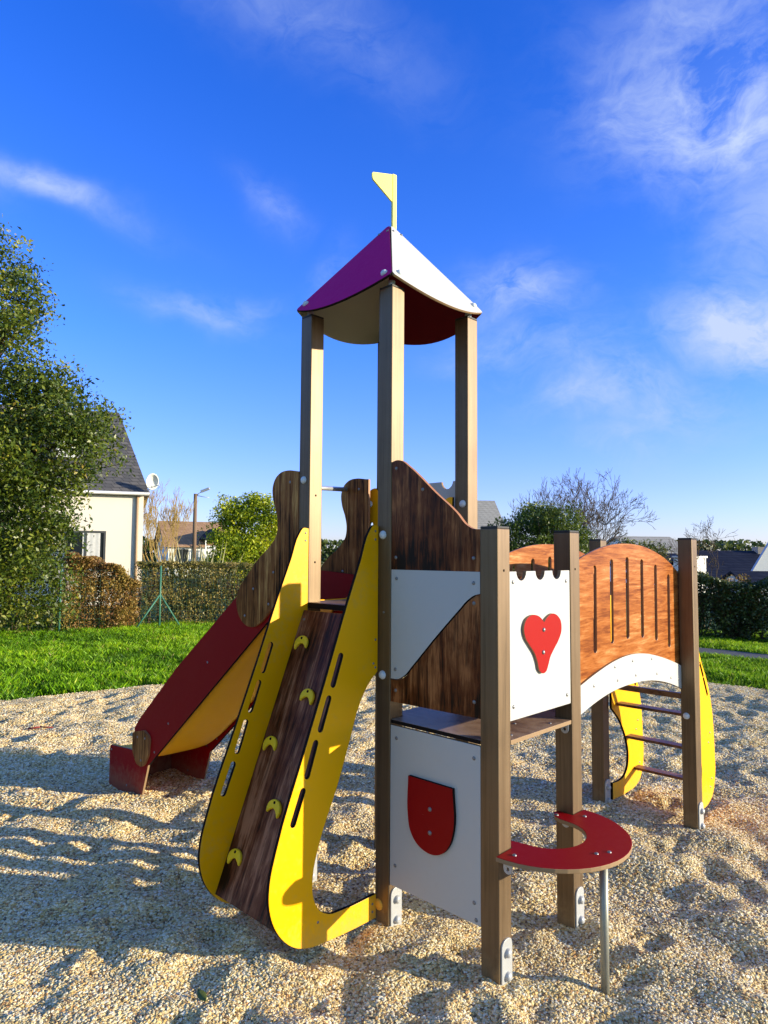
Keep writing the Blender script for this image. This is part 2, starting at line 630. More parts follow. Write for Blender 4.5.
for q in ((0.075, 1.075), (0.525, 1.09), (0.525, 1.50)):
    bolt(o, (q[0], fb0 + 0.002, q[1]), (0, -1, 0))
sp = plate('wall_panel', fillet([(x0, 0.195), (x1, 0.195), (x1, 0.915), (x0, 0.915)]), fb0, fb1, 'b', [M['white'], M['edge_tan']], PLAY)
sp['label'] = 'white lower wall panel under the deck'
for q in ((0.085, 0.86), (0.525, 0.86), (0.08, 0.29), (0.525, 0.28), (0.535, 0.215)):
    bolt(sp, (q[0], fb0, q[1]), (0, -1, 0))
shield = spline([(0.172, 0.715), (0.424, 0.715), (0.428, 0.545), (0.408, 0.480), (0.370, 0.433), (0.318, 0.412), (0.262, 0.416), (0.215, 0.440), (0.182, 0.486), (0.170, 0.548)], sharp=(0, 1))
sh = plate('shield', shield, fb0 - 0.016, fb0 - 0.0005, 'b', [M['red'], M['edge_dark']], sp)
bolt(sh, (0.30, fb0 - 0.016, 0.60), (0, -1, 0), 0.010, 0.007)
bolt(sh, (0.30, fb0 - 0.016, 0.50), (0, -1, 0), 0.010, 0.007)

# ---- battlement wall between E and F (plane a)
af1, af0 = 0.605 + h_ - 0.004, 0.605 + h_ - 0.022
y0, y1 = h_ + 0.002, 0.596 - h_ - 0.002


def battlement(y0, y1, z0, z1, cuts, r=0.037, d=0.0):
    """outline with U-shaped notches cut from the top"""
    pts = [(y0, z0), (y1, z0), (y1, z1)]
    for c in reversed(cuts):
        pts.append((c + r, z1))
        for k in range(9):
            a = math.pi * k / 8
            pts.append((c + r * math.cos(a), z1 - d - r * math.sin(a) * 1.05))
        pts.append((c - r, z1))
    pts.append((y0, z1))
    return pts


hp = plate('battlement_panel', battlement(y0, y1, 1.016, 1.635, [0.138, 0.290, 0.433], 0.038), af0, af1, 'a', [M['white'], M['edge_tan']], PLAY)
for q in ((0.072, 1.590), (0.515, 1.585), (0.072, 1.072), (0.515, 1.060)):
    bolt(hp, (af1, q[0], q[1]), (1, 0, 0))
heart = spline([(0.298, 1.408), (0.273, 1.429), (0.238, 1.443), (0.196, 1.445), (0.156, 1.430), (0.136, 1.394), (0.145, 1.357), (0.179, 1.319), (0.221, 1.277), (0.243, 1.238), (0.256, 1.204),
                (0.282, 1.187), (0.312, 1.192), (0.331, 1.219), (0.348, 1.251), (0.380, 1.283), (0.422, 1.321), (0.448, 1.362), (0.443, 1.405), (0.411, 1.433), (0.368, 1.443), (0.327, 1.430)], sharp=(0,))
ht = plate('heart', heart, af1 + 0.0005, af1 + 0.013, 'a', [M['heart_red_sunlit'], M['edge_tan']], hp)
bolt(ht, (af1 + 0.013, 0.293, 1.376), (1, 0, 0), 0.010, 0.007)
bolt(ht, (af1 + 0.013, 0.288, 1.278), (1, 0, 0), 0.010, 0.007)

# ---- decks
td = plate('deck', [(-0.604 - 0.03, -0.043), (-0.047, -0.043), (-0.047, 0.0), (0.0, 0.046), (0.03, 0.046), (0.03, 0.553), (-0.047, 0.60), (-0.604, 0.60), (-0.604 - 0.03, 0.553)], 1.418, 1.448, 'z', [M['deck'], M['edge_dark']], PLAY)
td['label'] = 'high deck at the top of the ramp and slide'
ld = plate('deck', [(0.047, -0.040), (0.558, -0.040), (0.558, 0.047), (0.648, 0.047), (0.648, 0.549), (0.558, 0.549), (0.558, 0.64), (0.047, 0.64), (0.047, 0.549), (-0.03, 0.549), (-0.03, 0.047), (0.047, 0.047)], 0.922, 0.94, 'z', [M['deck'], M['edge_tan']], PLAY)
ld['label'] = 'low brown deck under the heart panel'
ld.data.materials.append(M['edge_dark'])
for f in ld.data.polygons:
    if f.normal.y < -0.9:
        f.material_index = 2  # shade painted on: this edge goes dark, the lit edges stay tan
for q in ((0.60, 0.12), (0.61, 0.42), (0.50, 0.30)):
    bolt(ld, (q[0], q[1], 0.94), (0, 0, 1), 0.008, 0.004)


def lug(x, y, z, parent):
    ring = [(x + 0.020 * math.cos(t), z - 0.028 - 0.020 * math.sin(t)) for t in [math.pi * k / 8 for k in range(9)]]
    prof = [(x + 0.020, z)] + ring + [(x - 0.020, z)]
    hole = [(x + 0.008 * math.cos(2 * math.pi * k / 10), z - 0.028 + 0.008 * math.sin(2 * math.pi * k / 10)) for k in range(10)]
    plate('bracket', prof, y - 0.003, y + 0.003, 'b', [M['plate_steel'], M['plate_steel']], parent, [hole], bw=0)


lug(0.615, 0.546, 0.922, ld)

# ---- climbing ramp: dark wooden board, two yellow sides, five holds
bt, bbm = (-0.075, 1.410), (-0.578, 0.130)
bd = Vector((bbm[0] - bt[0], bbm[1] - bt[1])).normalized()
bn_ = Vector((bd.y, -bd.x))
if bn_.y < 0:
    bn_ = -bn_
ax0, ax1 = -0.604 + h_ + 0.002, -0.055
prof = [Vector(bt), Vector(bbm), Vector(bbm) - bn_ * 0.018, Vector(bt) - bn_ * 0.018]
verts = [(x, p.x, p.y) for x in (ax0, ax1) for p in prof]
ramp = mesh_obj('climbing_ramp', verts, [(0, 1, 2, 3), (7, 6, 5, 4), (0, 4, 5, 1), (1, 5, 6, 2), (2, 6, 7, 3), (3, 7, 4, 0)], [M['wood_ramp']], PLAY)
bevel(ramp, 0.003)
side = [(-0.0465, 1.840), (-0.082, 1.842), (-0.108, 1.812), (-0.162, 1.676), (-0.250, 1.462), (-0.360, 1.175), (-0.482, 0.868), (-0.628, 0.489), (-0.657, 0.378), (-0.660, 0.290), (-0.641, 0.214), (-0.592, 0.132),
        (-0.520, 0.070), (-0.440, 0.040), (-0.347, 0.030), (-0.201, 0.022), (-0.0465, 0.020), (-0.0465, 0.128), (-0.245, 0.130), (-0.337, 0.142), (-0.389, 0.174), (-0.425, 0.236), (-0.431, 0.326), (-0.394, 0.463),
        (-0.295, 0.676), (-0.222, 0.861), (-0.160, 1.018), (-0.112, 1.090), (-0.070, 1.132), (-0.0465, 1.150)]
side_p = spline(side, sharp=(0, 16, 17, 29), n=4)
slots = [((-0.283, 1.245), (-0.327, 1.125)), ((-0.352, 1.065), (-0.398, 0.942)), ((-0.425, 0.885), (-0.469, 0.759)), ((-0.492, 0.698), (-0.542, 0.577))]
holes = [slot_loop(a, b, 0.015) for a, b in slots]
for xx in (-0.053, ax0 - 0.019):
    o = plate('ramp_side', side_p, xx, xx + 0.018, 'a', [M['yellow'], M['edge_dark']], ramp, holes)
    for q in ((-0.068, 1.815), (-0.068, 1.775), (-0.062, 1.30), (-0.075, 1.19), (-0.062, 1.17), (-0.24, 0.70), (-0.07, 0.09), (-0.07, 0.055), (-0.40, 0.13)):
        bolt(o, (xx + 0.018, q[0], q[1]), (1, 0, 0), 0.006, 0.004)


def hold_poly():
    """half-moon with a hollow in its lower edge"""
    pts = []
    for k in range(15):
        t = math.pi * (1.12 - 1.24 * k / 14)
        pts.append((0.060 * math.cos(t), 0.052 * math.sin(t)))
    pts += [(0.050, -0.036), (0.037, -0.018), (0.020, -0.003), (0.0, 0.003), (-0.020, -0.003), (-0.037, -0.018), (-0.050, -0.036)]
    return pts


for (a, b, z) in ((-0.482, -0.145, 1.243), (-0.318, -0.236, 1.010), (-0.482, -0.329, 0.772), (-0.318, -0.423, 0.533), (-0.485, -0.518, 0.292)):
    s = (bt[1] - z) / (bt[1] - bbm[1])
    O = Vector((a, bt[0] + (bbm[0] - bt[0]) * s, z))
    Nn = Vector((0, bn_.x, bn_.y))
    V = Vector((0, -bd.x, -bd.y))
    tilt = 0.18 if a < -0.4 else -0.12
    U = Vector((1, 0, 0)) * math.cos(tilt) + V * math.sin(tilt)
    V2 = V * math.cos(tilt) - Vector((1, 0, 0)) * math.sin(tilt)
    hd = plate('climbing_hold', [(x * 0.82, y * 0.82) for x, y in hold_poly()], 0.0005, 0.018, (O, U, V2, Nn), [M['yellow_hold'], M['yellow_hold']], ramp, bw=0.007)
    bolt(hd, O + V * 0.028 + Nn * 0.018, Nn, 0.007, 0.004, M['edge_dark'])
for q in ((-0.53, 0.05), (-0.10, 0.05), (-0.53, 1.22), (-0.10, 1.22)):
    P_ = Vector((bt[0] + bd.x * q[1], bt[1] + bd.y * q[1]))
    bolt(ramp, (q[0], P_.x, P_.y), (0, bn_.x, bn_.y), 0.007, 0.004)

# ---- slide running away to the left
bN, bF = -0.018, 0.460
prof = [(-0.62, 1.449), (-0.74, 1.432), (-0.86, 1.368), (-0.97, 1.283), (-1.514, 0.845), (-2.02, 0.440), (-2.14, 0.352), (-2.25, 0.290), (-2.37, 0.252), (-2.50, 0.236), (-2.87, 0.226)]
pr = spline(prof, closed=False, n=5)
vs, fs = [], []
nb = 8
for i, (a, z) in enumerate(pr):
    for k in range(nb + 1):
        t = k / nb
        edge = (2 * t - 1) ** 6
        vs.append((a, bN + 0.001 + (bF - bN - 0.002) * t, z + 0.035 * edge))
for i in range(len(pr) - 1):
    for k in range(nb):
        p = i * (nb + 1) + k
        fs.append((p, p + 1, p + nb + 2, p + nb + 1))
slide = mesh_obj('slide', vs, fs, [M['yellow']], PLAY, smooth=True)
sm = slide.modifiers.new('thick', 'SOLIDIFY')
sm.thickness = 0.008
sm.offset = 0
slide['label'] = 'slide with yellow chute between red sides'
red = fillet([(-0.652, 1.575), (-1.00, 1.60), (-1.08, 1.60), (-1.208, 1.470), (-1.936, 0.937), (-2.426, 0.527, 0.05), (-2.500, 0.450, 0.03), (-2.500, 0.416), (-2.288, 0.222, 0.02), (-2.10, 0.375), (-1.514, 0.848), (-0.934, 1.314), (-0.652, 1.40)])
foot = fillet([(-2.890, 0.255, 0.03), (-2.545, 0.286), (-2.282, 0.240), (-2.400, -0.10), (-2.890, -0.10)])
cap_ = [(-0.6505, 2.155), (-0.744, 2.167), (-0.806, 2.160), (-0.855, 2.130), (-0.880, 2.080), (-0.873, 2.010), (-0.842, 1.935), (-0.828, 1.872), (-0.838, 1.810), (-0.895, 1.749), (-1.000, 1.678), (-1.112, 1.578),
        (-1.200, 1.490), (-1.221, 1.428), (-1.208, 1.367), (-1.170, 1.314), (-1.111, 1.283), (-1.040, 1.282), (-0.972, 1.313), (-0.900, 1.372), (-0.6505, 1.585)]
cap_p = spline(cap_, sharp=(0, 20), n=4)
joint = fillet([(-2.500, 0.420, 0.03), (-2.330, 0.462, 0.05), (-2.245, 0.430, 0.05), (-2.262, 0.300, 0.07), (-2.33, 0.205, 0.08), (-2.43, 0.210, 0.06), (-2.495, 0.290, 0.05)])
for b0, outer in ((bN - 0.016, -1), (bF, 1)):
    if outer > 0:      # the far side runs on past the deck edge to its post
        cap_p = [(-0.638 if x > -0.66 else x, z) for x, z in cap_p]
        red = [(-0.638 if x > -0.66 else x, z) for x, z in red]
    rs = plate('slide_side', red, b0, b0 + 0.016, 'b', [M['red'], M['edge_dark']], slide)
    ft = plate('slide_foot', foot, b0 + 0.0005, b0 + 0.0155, 'b', [M['red'], M['edge_tan']], slide)
    co = b0 - 0.0165 if outer < 0 else b0 + 0.0165
    c0, c1 = co, co + 0.016
    cp = plate('side_cap', cap_p, c0, c1, 'b', [M['wood_cap'], M['edge_wood']], slide)
    jt = plate('joint_plate', joint, c0, c1, 'b', [M['wood_cap'], M['edge_wood']], slide)
    jt['label'] = 'small wooden plate joining red side and foot'
    yv = c0 if outer < 0 else c0
    nn = (0, -1, 0)
    for q in ((-0.72, 2.10), (-0.86, 1.60), (-1.05, 1.50), (-1.13, 1.34), (-0.90, 1.42)):
        bolt(cp, (q[0], yv, q[1]), nn, 0.008, 0.004)
    for q in ((-2.42, 0.40), (-2.31, 0.41), (-2.36, 0.25)):
        bolt(jt, (q[0], yv, q[1]), nn, 0.008, 0.004)
    for q in ((-1.55, 1.02), (-2.02, 0.56), (-2.20, 0.335)):
        bolt(rs, (q[0], b0, q[1]), nn, 0.008, 0.004)
    for q in ((-2.86, 0.225), (-2.60, 0.02)):
        bolt(ft, (q[0], b0, q[1]), nn, 0.008, 0.004)
# added dark board standing in for the deep shade under the chute's exit
plate('shade_board', [(bN + 0.001, -0.06), (bF - 0.001, -0.06), (bF - 0.001, 0.205), (bN + 0.001, 0.205)], -2.868, -2.855, 'a', [M['maroon'], M['edge_dark']], slide)
cyl('grab_bar', (-0.835, bN - 0.017, 2.09), (-0.835, bF + 0.02, 2.105), 0.014, M['steel'], slide)

# ---- back wall behind the deck: white battlement with a yellow guard in front
bk = plate('battlement_panel', battlement(-0.604 + h_, -h_, 1.45, 2.115, [-0.135 - 0.172 * k for k in (2, 1, 0)], 0.040), 0.600, 0.616, 'b', [M['white'], M['edge_tan']], PLAY)
bk['label'] = 'white battlement panel at the back of the tower'
gp = spline([(-0.635, 2.104), (-0.675, 2.098), (-0.708, 2.066), (-0.715, 2.020), (-0.706, 1.955), (-0.735, 1.80), (-0.70, 1.47), (0.0, 1.47), (0.0, 1.60), (-0.036, 1.66), (-0.0455, 2.018), (-0.060, 2.020), (-0.088, 2.012), (-0.104, 1.980), (-0.106, 1.90), (-0.15, 1.75), (-0.30, 1.68), (-0.45, 1.74), (-0.56, 1.92), (-0.60, 2.06)], sharp=(6, 7, 8, 10), n=4)
gd = plate('guard_panel', gp, 0.536, 0.552, 'b', [M['yellow'], M['edge_dark']], PLAY, [slot_loop((-0.672, 1.885), (-0.700, 1.82), 0.016)])
bolt(gd, (-0.683, 0.536, 2.01), (0, -1, 0), 0.020, 0.014, M['dome'])

# ---- bridge
AN0, AN1 = 0.538, 0.553
BC = 1.373
def mirrored(half):
    return [(BC - d, z) for d, z in reversed(half[1:])] + [(BC + d, z) for d, z in half]
orange_top = mirrored([(0, 1.775), (0.20, 1.765), (0.395, 1.731), (0.57, 1.681), (0.72, 1.616), (0.755, 1.598)])
arch_top = mirrored([(0, 1.152), (0.19, 1.139), (0.368, 1.107), (0.555, 1.062), (0.72, 1.014), (0.755, 1.003)])
arch_bot = list(reversed(mirrored([(0, 0.988), (0.22, 0.979), (0.40, 0.953), (0.57, 0.914), (0.72, 0.868), (0.745, 0.860)])))
bslots = [((BC + 0.195 * k, (1.694, 1.682, 1.649, 1.588)[abs(k)] - 0.015), (BC + 0.195 * k - 0.004, (1.242, 1.233, 1.200, 1.142)[abs(k)] + 0.015)) for k in range(-3, 4)]
arch = spline(arch_top, closed=False, n=3) + spline(arch_bot, closed=False, n=3)
body = spline(orange_top, closed=False, n=3) + spline(list(reversed([(y, z - 0.05) for y, z in arch_top])), closed=False, n=2)
for s_, (p0, p1, q1) in enumerate(((AN0, AN1, AN1 + 0.0145), (0.043, 0.058, 0.0285))):
    bs = plate('bridge_side', body, p0, p1, 'a', [M['wood_h'], M['edge_wood']], PLAY, [slot_loop(a, b, 0.019) for a, b in bslots])
    if s_ == 0:
        ar = plate('bridge_arch', arch, p1 + 0.0005, q1, 'a', [M['white'], M['edge_tan']], bs)
        for q in ((0.93, 1.035), (1.17, 1.105), (1.39, 1.115), (1.65, 1.10), (1.20, 1.03), (1.43, 1.03), (1.72, 1.005), (1.93, 0.955), (2.05, 0.93)):
            bolt(ar, (q1, q[0], q[1]), (1, 0, 0), 0.008, 0.004)
    else:
        ar = plate('bridge_arch', arch, q1, p0 - 0.0005, 'a', [M['white'], M['edge_tan']], bs)
bm = bmesh.new()
dk = spline([(y, z + 0.035) for y, z in reversed(arch_bot)], closed=False, n=2)
for i in range(len(dk) - 1):
    (ya, za), (yb, zb) = dk[i], dk[i + 1]
    ln = math.hypot(yb - ya, zb - za)
    an = math.atan2(zb - za, yb - ya)
    mt = Matrix.Translation((0, (ya + yb) / 2, (za + zb) / 2)) @ Matrix.Rotation(an, 4, 'X')
    box_bm(bm, (0.060, -ln / 2 + 0.003, -0.012), (0.536, ln / 2 - 0.003, 0.012), 0, mt)
bevel(bm_obj('bridge_deck', bm, M['deck'], PLAY), 0.002)

# ---- ladder at the far end of the bridge
lad = [(2.188, 1.43), (2.215, 1.43), (2.275, 1.35), (2.345, 1.235), (2.405, 1.125), (2.465, 1.005), (2.560, 0.870), (2.610, 0.775), (2.662, 0.615), (2.684, 0.422), (2.684, 0.180), (2.635, 0.080), (2.545, 0.036), (2.430, 0.026), (2.188, 0.026),
       (2.188, 0.138), (2.300, 0.134), (2.375, 0.150), (2.422, 0.195), (2.441, 0.274), (2.425, 0.360), (2.392, 0.430), (2.310, 0.545), (2.188, 0.648)]
lad_p = spline(lad, sharp=(0, 14, 15, 23), n=4)
lslots = [((2.30, 1.16), (2.35, 1.07)), ((2.385, 1.075), (2.43, 0.985)), ((2.445, 0.985), (2.50, 0.895)), ((2.505, 0.88), (2.57, 0.765))]
for xx in (0.036, 0.542):
    o = plate('ladder_side', lad_p, xx, xx + 0.018, 'a', [M['yellow'], M['edge_dark']], PLAY, [slot_loop(a, b, 0.012) for a, b in lslots[1:]])
    for q in ((2.60, 0.50), (2.57, 0.44), (2.62, 0.19), (2.59, 0.14), (2.21, 1.3)):
        bolt(o, (xx + 0.018, q[0], q[1]), (1, 0, 0), 0.007, 0.004)
for (y, z) in ((2.300, 0.760), (2.250, 0.675), (2.420, 0.425), (2.53, 0.180)):
    pass
for (y, z) in ((2.290, 0.676), (2.440, 0.423), (2.560, 0.178)):
    rg = box('rung', (0.0545, y - 0.040, z - 0.018), (0.5415, y + 0.040, z), M['rung'], PLAY, 0.003)
box('bridge_sill', (0.036, 2.10, 0.80), (0.56, 2.135, 0.835), M['rung'], PLAY, 0.003)

# ---- half-ring bench
pts = []
bc = (0.655, 0.285)
for k in range(25):
    t = -math.pi / 2 + math.pi * k / 24
    pts.append((bc[0] + 0.362 * math.cos(t), bc[1] + 0.360 * math.sin(t)))
pts += [(0.652, 0.5425), (0.575, 0.5425), (0.572, 0.515), (0.600, 0.470), (0.640, 0.456)]
for k in range(17):
    t = math.pi / 2 - math.pi * k / 16
    pts.append((bc[0] + 0.02 + 0.158 * math.cos(t), bc[1] + 0.168 * math.sin(t)))
pts += [(0.640, 0.110), (0.600, 0.098), (0.575, 0.075), (0.575, 0.047), (0.652, 0.047)]
bench = plate('bench_seat', pts, 0.494, 0.512, 'z', [M['red'], M['edge_tan']], PLAY)
bench['label'] = 'red half-ring bench seat'
cyl('bench_leg', (0.945, 0.255, -0.10), (0.945, 0.255, 0.4935), 0.0165, M['pipe'], bench)
for q in ((0.70, -0.01), (0.70, 0.565), (0.60, 0.49), (0.925, 0.235), (0.955, 0.285), (0.61, 0.07)):
    bolt(bench, (q[0], q[1], 0.512), (0, 0, 1), 0.009, 0.006)
lug(0.615, 0.546, 0.4935, bench)
lug(0.69, -0.04, 0.4935, bench)


# ------------------------------------------------------------------ GROUND
def vnoise(x, y, seed):
    """smooth 2-D value noise, numpy"""
    r = np.random.default_rng(seed)
    T = r.random((256, 256))
    xi, yi = np.floor(x).astype(int), np.floor(y).astype(int)
    fx, fy = x - xi, y - yi
    fx = fx * fx * (3 - 2 * fx)
    fy = fy * fy * (3 - 2 * fy)
    g = lambda i, j: T[(i) % 256, (j) % 256]
    return (g(xi, yi) * (1 - fx) * (1 - fy) + g(xi + 1, yi) * fx * (1 - fy) + g(xi, yi + 1) * (1 - fx) * fy + g(xi + 1, yi + 1) * fx * fy)


def np_mesh(name, V, F, mats, attrs=None, parent=None, smooth=False, loc=None):
    """mesh from numpy verts (n,3) and faces (m,k)"""
    me = bpy.data.meshes.new(name)
    V = np.asarray(V, dtype=np.float32)
    F = np.asarray(F, dtype=np.int32)
    m, k = F.shape
    me.vertices.add(len(V))
    me.vertices.foreach_set('co', V.ravel())
    me.loops.add(m * k)
    me.loops.foreach_set('vertex_index', F.ravel())
    me.polygons.add(m)
    me.polygons.foreach_set('loop_start', np.arange(0, m * k, k, dtype=np.int32))
    me.polygons.foreach_set('loop_total', np.full(m, k, dtype=np.int32))
    if smooth:
        me.polygons.foreach_set('use_smooth', np.ones(m, dtype=bool))
    for mt in mats if isinstance(mats, (list, tuple)) else [mats]:
        me.materials.append(mt)
    for an, arr in (attrs or {}).items():
        a = me.attributes.new(an, 'FLOAT', 'POINT')
        a.data.foreach_set('value', np.asarray(arr, dtype=np.float32))
    me.update(calc_edges=True)
    o = bpy.data.objects.new(name, me)
    if loc is not None:
        o.location = loc
    return link(o, parent)


# gravel area boundary, counter-clockwise
GB = [(-9.0, 0.5), (-7.6, 4.2), (-6.3, 6.2), (-4.43, 8.0), (-3.04, 9.02), (-1.7, 9.45), (0.5, 9.9), (2.6, 9.95), (4.44, 9.45), (5.0, 8.95), (6.6, 7.6), (8.6, 4.8), (9.5, 0.5), (6.0, -3.0), (-5.0, -3.0)]


def inside_dist(X, Y, poly):
    """signed distance to the polygon, positive inside"""
    P = np.array(poly)
    Q = np.roll(P, -1, axis=0)
    d = np.full(X.shape, 1e9)
    ins = np.zeros(X.shape, bool)
    for (ax, ay), (bx, by) in zip(P, Q):
        ex, ey = bx - ax, by - ay
        t = np.clip(((X - ax) * ex + (Y - ay) * ey) / (ex * ex + ey * ey), 0, 1)
        d = np.minimum(d, np.hypot(X - ax - t * ex, Y - ay - t * ey))
        c = ((ay > Y) != (by > Y)) & (X < (bx - ax) * (Y - ay) / (by - ay + 1e-12) + ax)
        ins ^= c
    return np.where(ins, d, -d)


rp_ = np.random.default_rng(5)
NP_ = 1700
pit_x = rp_.uniform(-7, 7.5, NP_)
pit_y = rp_.uniform(1.0, 10.0, NP_)
pit_a = rp_.uniform(0, math.pi, NP_)
pit_l = rp_.uniform(0.06, 0.13, NP_)
pit_w = pit_l * rp_.uniform(0.45, 0.8, NP_)
pit_d = rp_.uniform(0.005, 0.026, NP_)


def gravel_height(X, Y):
    Z = (vnoise(X / 0.9, Y / 0.9, 1) - 0.5) * 0.035
    Z += (vnoise(X / 0.34 + 3, Y / 0.30, 2) - 0.5) * 0.045
    Z += (vnoise(X / 0.15 + 9, Y / 0.15, 3) - 0.5) * 0.046
    Z += (vnoise(X / 0.06 + 5, Y / 0.06, 4) - 0.5) * 0.005
    for i in range(NP_):
        x, y = pit_x[i], pit_y[i]
        m = (np.abs(X - x) < 0.5) & (np.abs(Y - y) < 0.5)
        if not m.any():
            continue
        dx, dy = X[m] - x, Y[m] - y
        c, s = math.cos(pit_a[i]), math.sin(pit_a[i])
        r2 = ((c * dx + s * dy) / pit_l[i]) ** 2 + ((-s * dx + c * dy) / pit_w[i]) ** 2
        Z[m] += -pit_d[i] * np.exp(-r2 * 1.6) + 0.45 * pit_d[i] * np.exp(-((np.sqrt(r2) - 1.45) ** 2) * 5)
    # worn hollow at the ladder's foot and the slide's end
    for (x, y, rr, d) in ((2.35, 5.4, 0.55, 0.03), (-2.1, 5.5, 0.5, 0.03), (-0.35, 2.9, 0.4, 0.02)):
        Z -= d * np.exp(-((X - x) ** 2 + (Y - y) ** 2) / rr ** 2)
    return Z


def grid(x0, x1, y0, y1, st):
    xs = np.arange(x0, x1 + 1e-6, st)
    ys = np.arange(y0, y1 + 1e-6, st)
    X, Y = np.meshgrid(xs, ys)
    nx, ny = len(xs), len(ys)
    i = np.arange(nx - 1)[None, :] + (np.arange(ny - 1) * nx)[:, None]
    F = np.stack([i, i + 1, i + nx + 1, i + nx], -1).reshape(-1, 4)
    return X.ravel(), Y.ravel(), F


# material of the bed under the loose stones (also what reads as gravel far away)
def gravel_bed():
    m, nt, b = material('gravel_bed')
    v = nt.obj()
    vor = nt.new('ShaderNodeTexVoronoi')
    vor.inputs['Scale'].default_value = 85
    nt.link(v, vor.inputs['Vector'])
    sep = nt.new('ShaderNodeSeparateColor')
    nt.link(vor.outputs['Color'], sep.inputs[0])
    c = nt.ramp(sep.outputs[0], [(0.0, (0.22, 0.14, 0.06)), (0.22, (0.52, 0.37, 0.15)), (0.6, (0.72, 0.55, 0.24)), (1.0, (0.84, 0.74, 0.45))])
    big = nt.noise(1.3, 3, 0.5, v)
    c = nt.mix(nt.math('MULTIPLY', big, 0.35), c, (0.36, 0.27, 0.17))
    hgt = nt.math('MULTIPLY', vor.outputs['Distance'], -1.0)
    n2 = nt.noise(30, 4, 0.6, v)
    hgt = nt.math('ADD', hgt, n2)
    setb(nt, b, c, 0.85, nt.bump(hgt, 0.9, 0.012), spec=0.25)
    return m


M['gravel_bed'] = gravel_bed()


def stone_mat():
    m, nt, b = material('loose_stone')
    oi = nt.new('ShaderNodeObjectInfo')
    c = nt.ramp(oi.outputs['Random'], [(0.0, (0.10, 0.06, 0.03)), (0.08, (0.30, 0.18, 0.09)), (0.13, (0.55, 0.27, 0.09)), (0.18, (0.60, 0.40, 0.12)), (0.55, (0.82, 0.645, 0.33)), (0.8, (0.88, 0.755, 0.48)), (1.0, (0.92, 0.87, 0.70))])
    n = nt.noise(120, 2, 0.5, nt.obj())
    c = nt.mix(nt.math('MULTIPLY', n, 0.3), c, (0.33, 0.25, 0.17))
    setb(nt, b, c, 0.75, spec=0.3)
    return m


M['stone'] = stone_mat()

X, Y, F = grid(-9.2, 9.6, 0.8, 10.4, 0.03)
D = inside_dist(X, Y, GB) + (vnoise(X / 0.5, Y / 0.5, 21) - 0.5) * 0.25
Z = gravel_height(X, Y)
fade = np.clip(D / 0.5, 0, 1)
Z = Z * fade - 0.14 * (1 - np.clip((D + 0.15) / 0.35, 0, 1))
keep = (D > -0.3)
F = F[keep[F].all(axis=1)]
used = np.unique(F)
remap = -np.ones(len(X), int)
remap[used] = np.arange(len(used))
gravel_bed_o = np_mesh('gravel_ground', np.stack([X, Y, Z], 1)[used], remap[F], M['gravel_bed'], smooth=True)
tag(gravel_bed_o, 'pale gravel bed of the playground, dimpled by footprints', 'ground', kind='structure')

# loose stones: one counted-by-nobody mass, scattered with geometry nodes
X, Y, F = grid(-6.0, 6.5, 1.4, 9.9, 0.05)
D = inside_dist(X, Y, GB)
Zg = gravel_height(X, Y) * np.clip(D / 0.5, 0, 1)
dist = np.hypot(X, Y)
wedge = np.clip((np.minimum(X + 0.60 * Y + 0.9, -X + 0.60 * Y + 0.9)) / 0.3, 0, 1)
dens = np.where(dist < 3.4, 18000, np.where(dist < 5, 11000, 5500)) * wedge * (D > 0.05)
sz = np.where(dist < 3.4, 1.0, np.where(dist < 5, 1.15, 1.35))
gw = D > -0.1
F = F[gw[F].all(axis=1) & (dens[F].max(axis=1) > 0)]
used = np.unique(F)
remap = -np.ones(len(X), int)
remap[used] = np.arange(len(used))
stones = np_mesh('gravel', np.stack([X, Y, Zg], 1)[used], remap[F], M['stone'], attrs={'dens': dens[used], 'sz': sz[used]})
tag(stones, 'loose cream and tan gravel stones strewn over the playground', 'gravel', kind='stuff')


